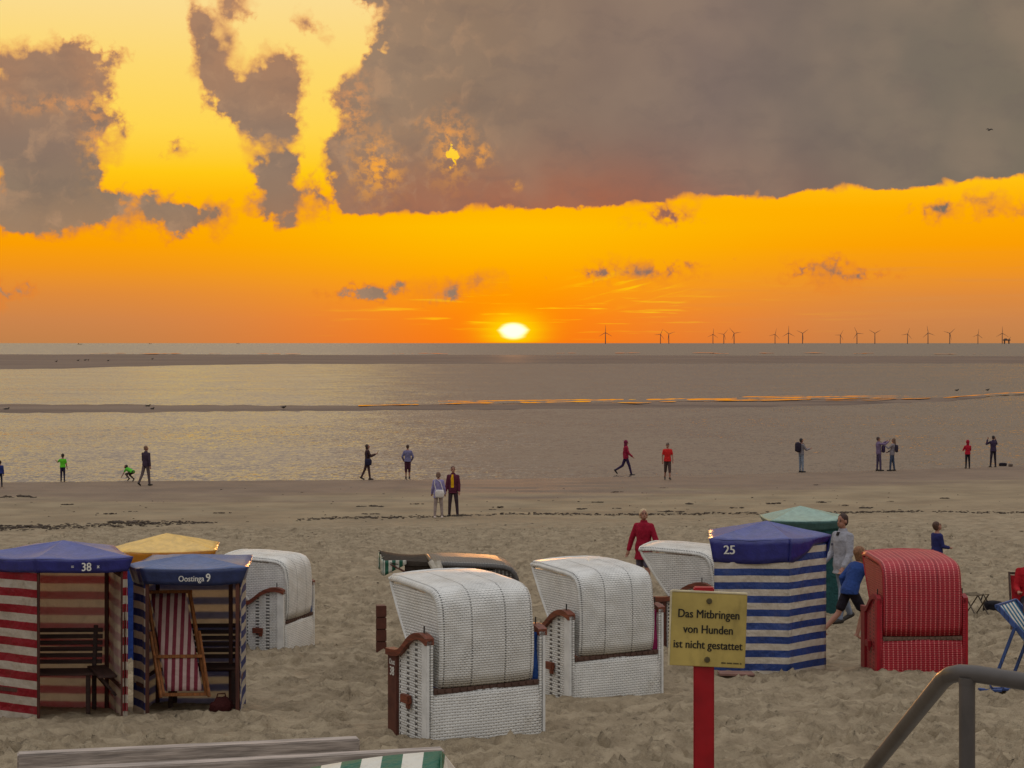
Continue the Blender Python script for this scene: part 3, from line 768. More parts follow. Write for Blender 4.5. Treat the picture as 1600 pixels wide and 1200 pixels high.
tentB, cenB = beach_tent("blue and white striped beach tent with dusky blue roof, sheltering a red striped deckchair", B, [(0, 0), (1.03, .10), (.93, 1.20), (-.10, 1.20), (-.19, .34)], 1.60, 0.09, c_blue, roof_cloth("roof_steel_blue", (66, 86, 132)), roof_cloth("valance_steel_blue", (46, 60, 106)), 0.18, 0.07, openings=(0,),
    words=[("Oostinga", 0.088, 0.475, 0.56, 0.008, 0.86), ("9", 0.125, 0.632, 0.52, 0.012, 0.85)], seed=57, apex=(.42, .55), inner=in_blue, poles=((.80, .9),))
Yb = Vector((pic(212, 1000, 27.0).x, 26.4, float(gz(-5.2, 27.0))))
beach_tent("yellow roofed beach tent standing behind the blue roofed one", Yb, [(0, 0), (1.10, .26), (.98, 1.26), (.0, 1.36), (-.25, .62)], 1.58, 0.19, c_plainblue, roof_cloth("roof_yellow", (222, 180, 88)), roof_cloth("valance_yellow", (198, 128, 32)), 0.19, 0.08, seed=63, apex=(.42, .7))
Cn = g(1231, 1053)
tentC, cenC = beach_tent("closed blue and white striped beach tent numbered 25 beside the running child", Cn + Vector((-.96, .04, 0)), [(0, 0), (.97, -.04), (1.55, .50), (1.30, 1.30), (.12, 1.15)], 1.77, 0.18, c_royal, roof_cloth("roof_royal", (66, 72, 134)), roof_cloth("valance_royal", (44, 48, 124)), 0.31, 0.055,
    words=[("25", 0.165, 0.25, 0.42, 0.015, 0.95)], seed=71, torn=1, apex=(.76, .55))
tg = Vector((pic(1206, 900, 35.0).x, 34.5, float(gz(4.6, 35.0))))
beach_tent("pale green roofed beach tent half hidden behind the tent numbered 25", tg, [(0, 0), (1.20, .06), (1.28, .9), (.62, 1.5), (-.05, 1.0)], 1.70, 0.20, cloth("canvas_teal", (44, 84, 84), 0.15), roof_cloth("roof_pale_green", (132, 160, 144)), roof_cloth("valance_teal", (66, 104, 104)), 0.17, 0.10, seed=83, apex=(.55, .7))

# benches and deckchairs in the tents
dark_wood = wood("dark_bench_wood", (58, 34, 26), 0)
def bench(label, loc, rz, L=0.9):
    t = root("slatted_bench", loc, rz, label, "bench", "slatted benches in the beach tents")
    bm = bmesh.new()
    for k in range(5): box(bm, (0, -.16 - k * .075, .40), (L, .058, .024))
    fin("seat", bm, dark_wood, t, bevel=.003)
    bm = bmesh.new()
    for k in range(6): box(bm, (0, -.05 + k * .012, .47 + k * .068), (L, .02, .048), Euler((R(-10), 0, 0)).to_matrix())
    fin("backrest", bm, dark_wood, t, bevel=.003)
    for sx_ in (-1, 1):
        for yy in (-.08, -.44):
            bm = bmesh.new(); box(bm, (sx_ * (L / 2 - .08), yy, .18), (.045, .045, .46)); fin("leg", bm, dark_wood, t, bevel=.003)
        bm = bmesh.new(); bar(bm, (sx_ * (L / 2 - .08), -.09, .38), (sx_ * (L / 2 - .08), .03, .86), .045, .04); fin("back_post", bm, dark_wood, t, bevel=.003)
    return t
def inside(t, x, y, z=0.0):
    """point in a tent, metres from its first front corner"""
    cen = cenA if t is tentA else cenB
    return t.location + Vector((x - cen.x, y - cen.y, z))
bench("dark slatted wooden bench inside the red striped tent", inside(tentA, .06, 1.02), R(2), 0.84)
bench("dark slatted wooden bench behind the deckchair in the blue striped tent", inside(tentB, .50, 1.10), R(2), 0.86)
def small_table():
    t = root("wall_shelf", inside(tentA, .56, .62), R(112), "narrow dark wooden shelf along the right wall of the red striped tent", "shelf")
    bm = bmesh.new(); box(bm, (0, 0, .42), (.72, .20, .025)); fin("shelf_board", bm, dark_wood, t, bevel=.003)
    for sx_ in (-1, 1):
        bm = bmesh.new(); bar(bm, (sx_ * .28, -.10, .20), (sx_ * .28, .06, .40), .03, .03); fin("bracket", bm, dark_wood, t, bevel=.002)
small_table()
def folded_deckchair():
    o = inside(tentB, .30, .28, 0.16)
    t = root("deckchair", o, R(4), "folded wooden deckchair with red and white striped canvas leaning in the blue striped tent", "deckchair")
    wd_ = wood("honey_wood", (150, 92, 44), 2)
    cv = striped("canvas_deck_red", (122, 34, 52), (196, 168, 160), 0.082, 0.5, 0, 0.02, trans=0.1, gloss=0.8)
    top = Vector((-.13, .34, 1.10)); bot = Vector((.09, -.02, 0.02)); ax = Vector((1, .02, 0.0)).normalized(); W2 = .235
    dn = (top - bot).normalized(); nrm = ax.cross(dn).normalized()
    if nrm.y > 0: nrm = -nrm
    for s_ in (-1, 1):
        bm = bmesh.new(); bar(bm, top + ax * s_ * W2, bot + ax * s_ * W2, .032, .045); fin("side_rail", bm, wd_, t, bevel=.004)
        bm = bmesh.new(); bar(bm, bot + dn * .70 + ax * s_ * (W2 + .032) + nrm * .035, bot - dn * .04 + ax * s_ * (W2 + .025) + nrm * .05, .028, .04); fin("leg", bm, wd_, t, bevel=.004)
    for f_, s2 in ((1.0, 0), (.0, 0), (.36, .05)):
        bm = bmesh.new(); q = bot.lerp(top, f_) + nrm * s2; bar(bm, q - ax * (W2 + .03), q + ax * (W2 + .03), .035, .035); fin("cross_bar", bm, wd_, t, bevel=.004)
    bm = bmesh.new()
    def fn(u, v):
        q = bot.lerp(top, .03 + v * .95) + ax * (u - .5) * (W2 * 2 - .08) + nrm * (.02 + .05 * math.sin(math.pi * v) * .6)
        return q
    grid(bm, 8, 16, fn)
    o_ = solid(fin("canvas", bm, cv, t, ang=80), .004)
folded_deckchair()
def red_bag():
    p = inside(tentB, .80, .20)
    t = root("cloth_bag", p, R(20), "small dark red cloth bag on the sand in the blue striped tent", "bag")
    bm = bmesh.new(); bmesh.ops.create_icosphere(bm, subdivisions=3, radius=1.0)
    for v in bm.verts:
        v.co = Vector((v.co.x * .13, v.co.y * .09, max(v.co.z, -.6) * .10 + .06)) * (1 + .25 * wob(v.co.x * 3, v.co.z * 3, 91))
    fin("body", bm, cloth("dark_red_cloth", (62, 24, 22)), t)
    bm = bmesh.new(); tube(bm, [(-.06, 0, .12), (-.04, 0, .2), (.04, 0, .2), (.06, 0, .12)], .008, 8); fin("handle", bm, cloth("dark_red_cloth", (62, 24, 22)), t)
red_bag()

# ------------------------------------------------------------------ roofed wicker beach chairs
brown = wood("brown_stain", (116, 58, 36), 1, 0.5)
brown_d = plain("brown_board", (86, 46, 34), 0.55, 0.2, 8)
def wset(key, rgb, gap, line=None):
    return (wicker("wicker_hood_" + key, rgb, gap, 0.045, [(-.19, .007, .026), (.19, .007, .026), (-.49, .006, .026), (.49, .006, .026)], line, 0.024),
            wicker("wicker_side_" + key, rgb, gap, 0.05, [(.28, .030, .052), (.46, .030, .052), (.63, .012, .03)], line, 0.026),
            wicker("wicker_low_" + key, rgb, gap, 0.06, [], line, 0.028))
def beach_basket(label, corner, yaw, key='white', rgb=(226, 225, 219), gap=(70, 67, 63), fabric=(40, 80, 150), Wd=1.26, tilt=0.0, lean=0.0, words=None, stripe=None, line=None, hide_arm=False, trim=None, mirror=False):
    """corner = ground point of the back left corner (seen from behind); local y runs from back to front"""
    H, S, L = wset(key, rgb, gap, line)
    ux = Vector((math.cos(yaw), math.sin(yaw), 0))
    c = Vector(corner) + ux * Wd / 2
    t = root("beach_basket", c, yaw, label, "beach basket", "roofed wicker beach baskets on the sand")
    D = .66; hx = Wd / 2
    tr = trim or brown
    frame_m = plain("frame_" + key, tuple(int(v * .95) for v in rgb), .5, .1, 6)
    arm = [(0.0, .97), (.06, .995), (.14, 1.01), (.24, 1.0), (.33, .97), (.41, .925), (.48, .87), (.54, .825), (.60, .79), (.66, .778)]
    for s_ in (-1, 1):
        # side panel: woven face, painted board along the back
        bm = bmesh.new(); poly = [(0.0, -.12)] + arm + [(D, -.12)]
        prism(bm, poly, lambda u, v, q: (q, u, v), s_ * hx - .02 * (1 + s_), s_ * hx + .02 * (1 - s_))
        uvl = bm.loops.layers.uv.verify()
        for f in bm.faces:
            for l in f.loops: l[uvl].uv = (l.vert.co.y, l.vert.co.z)
        sp = fin("side_panel", bm, S, t)
        bm = bmesh.new(); box(bm, (s_ * (hx + .006), .055, .43), (.05, .11, 1.08)); fin("corner_board", bm, frame_m, sp, bevel=.004)
        # armrest swelling and dropping to the front
        bm = bmesh.new(); ar2 = arm + [(.76, .77), (.875, .77)]; up = [(y, z + .022) for y, z in ar2]; lo = [(y, z - .045) for y, z in ar2]
        prism(bm, lo + up[::-1], lambda u, v, q: (q, u, v), s_ * hx - (.05 if not trim else .03), s_ * hx + (.05 if not trim else .03))
        fin("armrest", bm, tr, t, bevel=.006)
        bm = bmesh.new(); box(bm, (s_ * hx, D + .102, .33), (.055, .20, .86)); fin("front_post", bm, brown_d if not trim else trim, t, bevel=.004)
        bm = bmesh.new(); box(bm, (s_ * (hx + .035), .44, .34), (.05, .17, .085)); box(bm, (s_ * (hx + .035), .39, .275), (.03, .06, .05)); fin("handle", bm, tr, sp, bevel=.006)
        bm = bmesh.new(); tube(bm, [(s_ * (hx - .01), .13, 1.0), (s_ * (hx - .01), .13, 1.10)], .008, 8); fin("pin", bm, plain("dark_iron", (50, 44, 40), .5), t)
    # lower back, slightly barrelled
    bm = bmesh.new()
    def fn(u, v):
        x = (u - .5) * (Wd - .06)
        return (x, .02 - .035 * math.sin(math.pi * min(1, .25 + v * .7)) - .02 * (1 - (2 * u - 1) ** 2), -.12 + v * .57)
    grid(bm, 16, 10, fn, lambda u, v: ((u - .5) * Wd, v * .57))
    solid(fin("lower_back", bm, L, t, ang=60), .02, -1)
    bm = bmesh.new(); box(bm, (0, .045, .463), (Wd - .10, .10, .05)); 
    for q in range(14): box(bm, (-hx + .10 + q * (Wd - .2) / 13, -.008, .468), (.035, .02, .032))
    fin("ledge", bm, plain("dark_ledge_" + ("r" if key == 'red' else "w"), (84, 60, 50) if key != 'red' else (110, 84, 70), .6, .2, 10), t, bevel=.003)
    # hood: a curved shell that leans forward over the seat
    prof = [(.02, .50), (.0, .62), (-.012, .80), (-.012, 1.0), (-.006, 1.15), (.008, 1.262), (.036, 1.342), (.092, 1.405), (.185, 1.442), (.33, 1.460), (.50, 1.468), (.72, 1.482), (.93, 1.488), (1.11, 1.482)]
    Rm = Matrix.Translation((0, .06, .5)) @ Matrix.Rotation(tilt, 4, 'X') @ Matrix.Translation((0, -.06, -.5))
    hw = hx - (.115 if not line else .06); arc = [0.0]
    for p, q in zip(prof, prof[1:]): arc.append(arc[-1] + math.hypot(q[0] - p[0], q[1] - p[1]))
    def pnrm(i):
        a_ = prof[max(0, i - 1)]; b_ = prof[min(len(prof) - 1, i + 1)]
        tx, tz = b_[0] - a_[0], b_[1] - a_[1]; l_ = math.hypot(tx, tz)
        return (-tz / l_, tx / l_)      # outward
    cols = [-1, -.985, -.95, -.9, -.8, -.6, -.4, -.2, 0, .2, .4, .6, .8, .9, .95, .985, 1]
    bm = bmesh.new(); uvl = bm.loops.layers.uv.verify(); vs = []
    rr = .055
    for cx in cols:
        x = cx * hw; dd = max(0.0, abs(x) - (hw - rr)); dr = rr - math.sqrt(max(0, rr * rr - dd * dd)); dr = min(dr, rr * .9)
        bulge = .02 * (1 - cx * cx)
        col_ = []
        for i, (y, z) in enumerate(prof):
            nx_, nz_ = pnrm(i); k = bulge - dr * (0.35 if i < 4 else 1.0)
            wv = .007 * wob(cx * 3, arc[i] * 3, 77)
            col_.append(bm.verts.new(Rm @ Vector((x, y + nx_ * (k + wv), z + nz_ * (k + wv)))))
        vs.append(col_)
    for i in range(len(cols) - 1):
        for j in range(len(prof) - 1):
            f = bm.faces.new((vs[i][j], vs[i + 1][j], vs[i + 1][j + 1], vs[i][j + 1]))
            for l, (a_, b_) in zip(f.loops, ((i, j), (i + 1, j), (i + 1, j + 1), (i, j + 1))): l[uvl].uv = (cols[a_] * hw, arc[b_])
    hood = solid(fin("hood", bm, H, t, ang=60), .025, 0)
    for s_ in (-1, 1):
        bm = bmesh.new(); poly = [(y + .012, z - .012) for y, z in prof[:9]] + [(y, z - .07) for y, z in prof[9:]] + [(1.07, 1.37), (.94, 1.17), (.80, .97), (.66, .79), (.52, .64), (.40, .52)]
        prism(bm, poly, lambda u, v, q: Rm @ Vector((q, u, v)), s_ * (hw - .03), s_ * (hw - .005))
        uvl = bm.loops.layers.uv.verify()
        Ri = Rm.inverted()
        for f in bm.faces:
            for l in f.loops:
                w = Ri @ l.vert.co; l[uvl].uv = (w.y * 1.0 + .02, w.z)
        fin("hood_side", bm, L, hood)
        bm = bmesh.new(); fe = [(1.115, 1.472), (1.07, 1.37), (.94, 1.17), (.80, .97), (.66, .79), (.54, .66)]
        tube(bm, [Rm @ Vector((s_ * (hw - .016), y, z)) for y, z in fe], .022, 8); fin("hood_rim", bm, frame_m, hood)
    bm = bmesh.new(); tube(bm, [Rm @ Vector((x * hw, 1.115, 1.504 - .03 * max(0, abs(x) - .9) / .1 - .03 * x * x)) for x in (-1, -.95, -.9, -.5, 0, .5, .9, .95, 1)], .022, 8); fin("hood_rim", bm, frame_m, hood)
    # seam cords over the hood
    for i in (8,):
        bm = bmesh.new(); tube(bm, [vs[k][i].co.copy() if False else Rm @ Vector((cx * hw * .99, prof[i][0] + pnrm(i)[0] * (.02 * (1 - cx * cx) + .006 - (.03 if abs(cx) > .94 else 0)), prof[i][1] + pnrm(i)[1] * (.02 * (1 - cx * cx) + .006 - (.03 if abs(cx) > .94 else 0)))) for k, cx in enumerate(cols)], .007, 6)
        fin("seam_cord", bm, plain("seam_" + key, tuple(int(v * .75) for v in rgb), .6), hood)
    # inside: seat, cushion, lining
    fab = stripe or cloth("lining_%d_%d_%d" % fabric, fabric, 0.1)
    bm = bmesh.new(); box(bm, (0, .45, .38), (Wd - .14, .76, .14)); fin("seat", bm, fab, t, bevel=.03)
    bm = bmesh.new(); prism(bm, [(.10, .52), (.20, .52), (.17, 1.16), (.08, 1.12)], lambda u, v, q: Rm @ Vector((q, u, v)), -hw + .05, hw - .05); fin("back_cushion", bm, fab, t, bevel=.02)
    bm = bmesh.new(); box(bm, (0, D - .05, .12), (Wd - .12, .03, .40)); fin("front_panel", bm, frame_m, t)
    if not hide_arm:
        bm = bmesh.new(); 
        def fc(u, v): return (hw - .02 + u * (hx - hw - .01), .05 + .015 * math.sin(v * 7 + u * 3), .40 + v * .56)
        grid(bm, 4, 10, fc); solid(fin("side_cloth", bm, fab, t, ang=80), .012)
    if words:
        for (s, size, y_, z_, bold, sxx, face) in words:
            if face == 'side': M = facing((-hx - .0295, D + .102 + y_, z_), (0, -1, 0), (0, 0, 1))
            text(s, size, M, WHITE_PAINT, t, bold=bold, sx=sxx)
    return t
post_words = lambda a_, b_, top: [(a_, .082, 0, top, .01, .72, 'side'), (b_, .125, 0, top - .095, .015, .80, 'side')]
beach_basket("nearest white wicker beach basket seen from behind, its brown post numbered 38", g(671, 1157), R(30), Wd=1.29, fabric=(40, 74, 140), words=post_words("Oost", "38", .66))
beach_basket("white wicker beach basket with pink lining strip, left of the yellow sign", g(893, 1094), R(30), key='white_b', rgb=(226, 225, 219), fabric=(150, 40, 90))
side_b = beach_basket("white wicker beach basket seen side on, behind the blue and white striped tent", g(442, 1021), R(74), key='white_c', rgb=(232, 230, 222), fabric=(44, 84, 150))
side_b.scale = (.92, .92, .92)
beach_basket("white wicker beach basket behind the yellow sign, its brown post numbered 34", g(1110, 1022), R(68), key='white_d', rgb=(222, 219, 210), fabric=(160, 40, 90), words=[("34", .135, 0, .64, .02, .85, 'side'), ("Oost", .082, 0, .53, .01, .72, 'side')])
beach_basket("red wicker beach basket with pale upright strands seen from behind", g(1374, 1054), R(4), key='red', rgb=(172, 16, 36), gap=(104, 10, 24), fabric=(150, 40, 40), Wd=1.15, line=(.064, (226, 134, 126)), trim=plain("red_trim", (140, 26, 34), .5))
gs = striped("canvas_green_white", (24, 92, 70), (206, 204, 190), 0.11, 0.5, 0, 0.0, trans=0.15)
brn = beach_basket("dark brown wicker beach basket with its awning pulled out, green striped lining, facing left", g(812, 1062), R(97), key='brown', rgb=(74, 69, 64), gap=(26, 22, 20), line=(.05, (186, 182, 172)), stripe=gs, trim=brown_d)
def awning(t):
    bm = bmesh.new()
    def fn(u, v): return ((u - .5) * 1.16, 1.09 + .64 * v, 1.49 + .06 * v - .03 * math.sin(math.pi * v) - .02 * math.cos(u * 5))
    grid(bm, 10, 10, fn); aw = solid(fin("awning", bm, cloth("awning_brown", (52, 44, 36)), t, ang=60), .01)
    bm = bmesh.new()
    def fe(u, v): return ((u - .5) * 1.16, 1.73 + .03 * math.sin(u * 12), 1.545 - .20 * v)
    grid(bm, 12, 4, fe); solid(fin("awning_valance", bm, gs, aw, ang=60), .008)
    bm = bmesh.new()
    def fs(u, v): return (-.58 - .01 * math.sin(u * 9), 1.44 + .29 * u, 1.535 - (.05 + .15 * u) * v)
    grid(bm, 6, 4, fs); solid(fin("awning_valance", bm, striped("canvas_green_side", (24, 92, 70), (206, 204, 190), 0.09, 0.5, 1, 0.0, trans=0.15), aw, ang=60), .008)
    bm = bmesh.new(); grid(bm, 6, 3, lambda u, v: (-.57, 1.04 + .42 * u, 1.50 + .025 * u - (.26 - .10 * u) * v)); solid(fin("awning_side", bm, cloth("awning_brown", (52, 44, 36)), aw), .006)
    for s_ in (-1, 1):
        bm = bmesh.new(); tube(bm, [(s_ * .57, .62, .95), (s_ * .57, 1.71, 1.52)], .012, 8); fin("awning_arm", bm, brown_d, aw)
    bm = bmesh.new(); tube(bm, [(-.60, 1.06, 1.52), (-.62, 1.04, 1.42), (-.60, 1.0, 1.34)], [.05, .065, .04], 10); tube(bm, [(-.60, 1.14, 1.52), (-.63, 1.09, 1.44), (-.61, 1.06, 1.36)], [.035, .045, .03], 10)
    fin("rolled_cover", bm, cloth("cream_cover", (196, 188, 172)), t)
awning(brn)
def brown_box():
    q = g(595, 1021); t = root("wooden_crate", q, R(8), "upright dark brown wooden crate left of the nearest white basket", "crate")
    for k in range(4): 
        bm = bmesh.new(); box(bm, (0, -.10, .10 + k * .175), (.15, .018, .16)); fin("slat", bm, brown_d, t, bevel=.003)
    bm = bmesh.new(); box(bm, (0, .0, .33), (.13, .18, .74)); fin("box", bm, brown_d, t, bevel=.004)
brown_box()

# green and white striped canopy and timber rails in the foreground
def canopy():
    p = pic(640, 1186, 10.6)
    bx = p.x; t = root("striped_shelter", (bx, 10.6, float(gz(bx, 10.6))), 0, "low beach shelter with green and white striped canvas in the foreground", "beach shelter")
    z0 = -float(gz(bx, 10.6))
    cv = striped("canvas_shelter", (22, 100, 74), (226, 222, 208), 0.235, 0.5, 0, 0.045, trans=0.15)
    def L(px, py, Y): q = pic(px, py, Y); return Vector((q.x - bx, q.y - 10.6, q.z + z0))
    r0, r1 = L(486, 1199, 10.9), L(690, 1173, 10.7); f0, f1 = L(400, 1275, 10.0), L(688, 1262, 9.9); b0, b1 = L(480, 1262, 11.5), L(742, 1238, 11.4)
    bm = bmesh.new()
    def fa(u, v):
        q = r0.lerp(r1, u).lerp(f0.lerp(f1, u), v); q.z += .012 * math.sin(math.pi * u) * (1 - v) - .02 * math.sin(math.pi * v); return q
    grid(bm, 16, 8, fa)
    def fb(u, v):
        q = r0.lerp(r1, u).lerp(b0.lerp(b1, u), v); q.z += .012 * math.sin(math.pi * u) * (1 - v); return q
    grid(bm, 16, 8, fb)
    bmesh.ops.remove_doubles(bm, verts=bm.verts, dist=.002)
    solid(fin("canopy", bm, cv, t, ang=50), .006)
    bm = bmesh.new()
    def fc(u, v): return r1.lerp(f1.lerp(b1, u), v)
    grid(bm, 8, 6, fc); solid(fin("end_flap", bm, cv, t, ang=60), .006)
    for q in (f0, f1, b0, b1):
        bm = bmesh.new(); tube(bm, [q + Vector((0, 0, .0)), Vector((q.x, q.y, -.15))], .018, 10); fin("pole", bm, wood("tent_pole_wood", (96, 52, 34), 2), t)
canopy()
def timber():
    c = pic(300, 1170, 12.2); gzv = float(gz(c.x, 12.2))
    t = root("timber_barrier", (c.x, 12.2, gzv), 0, "weathered grey timber barrier of two square beams in the lower left foreground", "barrier")
    m = wood("grey_timber", (164, 152, 142), 0, .85)
    def L(px, py, Y): q = pic(px, py, Y); return Vector((q.x - c.x, q.y - 12.2, q.z - gzv))
    for (p, q) in ((L(27, 1189, 12.0), L(560, 1164, 12.55)), (L(-60, 1222, 11.5), L(692, 1181, 12.15))):
        bm = bmesh.new(); bar(bm, p, q, .11, .10)
        dirv = (q - p).normalized(); ang_ = math.atan2(dirv.y, dirv.x)
        bmesh.ops.rotate(bm, verts=bm.verts, matrix=Matrix.Rotation(-ang_, 3, 'Z'))
        o = fin("beam", bm, m, t, bevel=.008); o.rotation_euler = (0, 0, ang_)
        for f_ in (.12, .88):
            w = p.lerp(q, f_); bm = bmesh.new(); box(bm, (w.x, w.y, (w.z - .05) / 2 - .1), (.10, .10, w.z - .05 + .2)); fin("post", bm, m, t, bevel=.006)
timber()

# ------------------------------------------------------------------ yellow notice board on its red post
def notice():
    Y = 10.0; b = pic(1100, 1200, Y); gzv = float(gz(b.x, Y))
    t = root("notice_sign", (b.x, Y, gzv), R(-4), "yellow notice board with German lettering about dogs on a red post", "sign")
    z = lambda py: HC - (py - HY) / F * Y - gzv
    red = worn("red_post_paint", (158, 14, 26), (96, 70, 60), .45, .68, 7)
    bm = bmesh.new(); box(bm, (0, .05, (z(919) - .2) / 2), (.107, .07, z(919) + .2)); fin("post", bm, red, t, bevel=.006)
    yl = worn("yellow_board", (182, 160, 88), (112, 98, 66), .5, .70, 7)
    tilt = Matrix.Rotation(R(2.0), 4, 'Y')
    cz = z(984)
    T = Matrix.Translation((.022, 0, cz)) @ tilt
    bm = bmesh.new(); box(bm, (0, 0, 0), (.392, .012, .384)); bd = fin("board", bm, yl, t, bevel=.003); bd.matrix_local = T
    bm = bmesh.new(); box(bm, (-.199, .004, 0), (.010, .024, .39)); box(bm, (0, .004, .196), (.392, .024, .008)); e = fin("edge_strip", bm, plain("pale_edge", (196, 184, 150), .5), t, bevel=.001); e.matrix_local = T
    blk = plain("black_letters", (26, 24, 20), .5, .1)
    for s, zz, sz in (("Das Mitbringen", .080, .062), ("von Hunden", .000, .062), ("ist nicht gestattet", -.080, .0595)):
        text(s, sz, T @ facing((0, -.0075, zz), (1, 0, 0), (0, 0, 1)), blk, bd if False else t, bold=.013, sx=.84 if sz > .06 else .86)
    for zz in (.150, -.155):
        bm = bmesh.new(); bmesh.ops.create_cone(bm, cap_ends=True, segments=16, radius1=.016, radius2=.012, depth=.014, matrix=T @ Matrix.Translation((0, -.012, zz)) @ Matrix.Rotation(R(90), 4, 'X'))
        fin("bolt", bm, plain("bolt_metal", (74, 66, 44), .4, .2, 30), t)
    bm = bmesh.new()
    for k in range(22):
        if k % 7 == 5: continue
        box(bm, T @ Vector((.075 + k * .0048, -.0075, -.168)), (.0032, .002, .0065))
    fin("small_print", bm, blk, t)
notice()

# ------------------------------------------------------------------ steel handrail of the steps at the lower right
def handrail():
    steel = worn("dull_steel", (78, 72, 68), (60, 48, 38), .42, .69, 8)
    b = pic(1511, 1050, 5.35); base = 4.66
    t = root("handrail", (b.x, 5.35, base), 0, "dull grey tubular steel handrail with one post in the lower right corner", "handrail")
    L = lambda v: Vector(v) - Vector((b.x, 5.35, base))
    B0 = pic(1486, 1047, 5.4); E0 = pic(1640, 1071, 5.25); E1 = pic(1900, 1110, 5.1); D0 = pic(1360, 1203, 6.45)
    dv = (D0 - B0).normalized(); D1 = B0 + dv * 3.2
    rv = (E0 - B0).normalized()
    pts = [L(D1), L(D0), L(B0 + dv * .10), L(B0 + dv * .045 + rv * .008), L(B0 + dv * .012 + rv * .03), L(B0 + rv * .075), L(E0), L(E1)]
    bm = bmesh.new(); tube(bm, pts, .0245, 20); fin("rail", bm, steel, t, ang=50)
    pt = pic(1511, 1062, 5.37)
    bm = bmesh.new(); tube(bm, [L(pt), L((pt.x, pt.y, base - .05))], .0225, 20); fin("post", bm, steel, t)
    bm = bmesh.new(); tube(bm, [L(pt) + Vector((0, 0, .006)), L(pt) - Vector((0, 0, .012))], [.024, .0235], 20); fin("weld_collar", bm, steel, t)
    bm = bmesh.new(); tube(bm, [L(D1) + Vector((0, 0, -.01)), L((D1.x, D1.y, float(gz(D1.x, D1.y)) - .2))], .0245, 16); fin("post", bm, steel, t)
handrail()
def terrace():
    bm = bmesh.new(); box(bm, (0, 1.3, 4.16), (16, 9.0, 1.0))
    for k in range(8): box(bm, (2.0, 5.98 + k * .34, 4.66 - (k + 1) * .17 - .4), (1.7, .338, .8))
    tag(fin("terrace", bm, plain("terrace_concrete", (150, 144, 134), .85, .15, 3, bump=.01), smooth=False), kind='structure')
terrace()

# ------------------------------------------------------------------ deckchairs at the right
def deckchair(label, loc, rz, frame, canvas, Wd=.60):
    t = root("deckchair", loc, rz, label, "deckchair", None)
    h = Wd / 2
    for s_ in (-1, 1):
        bm = bmesh.new(); bar(bm, (s_ * h, -.52, 1.0), (s_ * h, .52, -.02), .038, .06); fin("side_rail", bm, frame, t, bevel=.004)
        bm = bmesh.new(); bar(bm, (s_ * (h - .035), .55, .42), (s_ * (h - .035), -.62, -.02), .03, .05); fin("seat_rail", bm, frame, t, bevel=.004)
        bm = bmesh.new(); bar(bm, (s_ * (h + .03), -.28, .76), (s_ * (h + .03), -.56, .03), .026, .04); fin("strut", bm, frame, t, bevel=.004)
    for (y, z) in ((-.52, 1.0), (.55, .42), (-.62, .03), (.50, .03)):
        bm = bmesh.new(); bar(bm, (-h - .03, y, z), (h + .03, y, z), .035, .035); fin("cross_bar", bm, frame, t, bevel=.004)
    bm = bmesh.new()
    def fn(u, v):
        y = -.52 + v * 1.07; z = 1.0 * (1 - v) + .42 * v - .36 * math.sin(math.pi * min(1, v * 1.0)) ** 1.0 * (.75 + .3 * v)
        return ((u - .5) * (Wd - .08), y, z + .018)
    grid(bm, 8, 20, fn); solid(fin("canvas", bm, canvas, t, ang=80), .004)
    return t

# ------------------------------------------------------------------ people
def ring_loft(bm, rings, seg=12):
    """rings: (centre, u vector, v vector); closed ends"""
    vs = []
    for c, u, v in rings:
        vs.append([bm.verts.new(c + u * math.cos(2 * math.pi * k / seg) + v * math.sin(2 * math.pi * k / seg)) for k in range(seg)])
    for a, b_ in zip(vs, vs[1:]):
        for k in range(seg): bm.faces.new((a[k], a[(k + 1) % seg], b_[(k + 1) % seg], b_[k]))
    bm.faces.new(vs[0][::-1]); bm.faces.new(vs[-1])
def capsule(bm, p0, r0, p1, r1, seg=10):
    p0 = Vector(p0); p1 = Vector(p1); d = p1 - p0; L = d.length
    if L < 1e-5: d = Vector((0, 0, 1)); L = 1e-5
    d = d / L; u = d.cross(Vector((0, 0, 1)) if abs(d.z) < .9 else Vector((0, 1, 0))).normalized(); v = d.cross(u)
    R_ = []
    for a in (-75, -45, -15): R_.append((p0 + d * r0 * math.sin(R(a)), r0 * math.cos(R(a))))
    for a in (15, 45, 75): R_.append((p1 + d * r1 * math.sin(R(a)), r1 * math.cos(R(a))))
    ring_loft(bm, [(c, u * r, v * r) for c, r in R_], seg)
def ellip(bm, c, r, rot=None, seg=12):
    M = Matrix.Translation(c) @ (rot.to_4x4() if rot is not None else Matrix()) @ Matrix.Diagonal((r[0], r[1], r[2], 1))
    bmesh.ops.create_uvsphere(bm, u_segments=seg, v_segments=8, radius=1.0, matrix=M)
def fuse(bm, voxel, smooth=2):
    """one continuous skin over overlapping forms"""
    bmesh.ops.recalc_face_normals(bm, faces=bm.faces)
    me = bpy.data.meshes.new("tmp"); bm.to_mesh(me); bm.free()
    o = bpy.data.objects.new("tmp", me); COL.objects.link(o)
    md = o.modifiers.new("r", 'REMESH'); md.mode = 'VOXEL'; md.voxel_size = voxel
    s_ = o.modifiers.new("s", 'SMOOTH'); s_.iterations = smooth; s_.factor = .5
    bpy.context.view_layer.update()
    out = bpy.data.meshes.new_from_object(o.evaluated_get(bpy.context.evaluated_depsgraph_get()))
    bpy.data.objects.remove(o); bpy.data.meshes.remove(me)
    out.materials.clear(); out.shade_smooth()
    return out
def skin_mat(k='a'):
    return plain("skin_" + k, {'a': (176, 122, 96), 'b': (150, 104, 84), 'c': (190, 140, 112)}[k], .55, .1, 8)

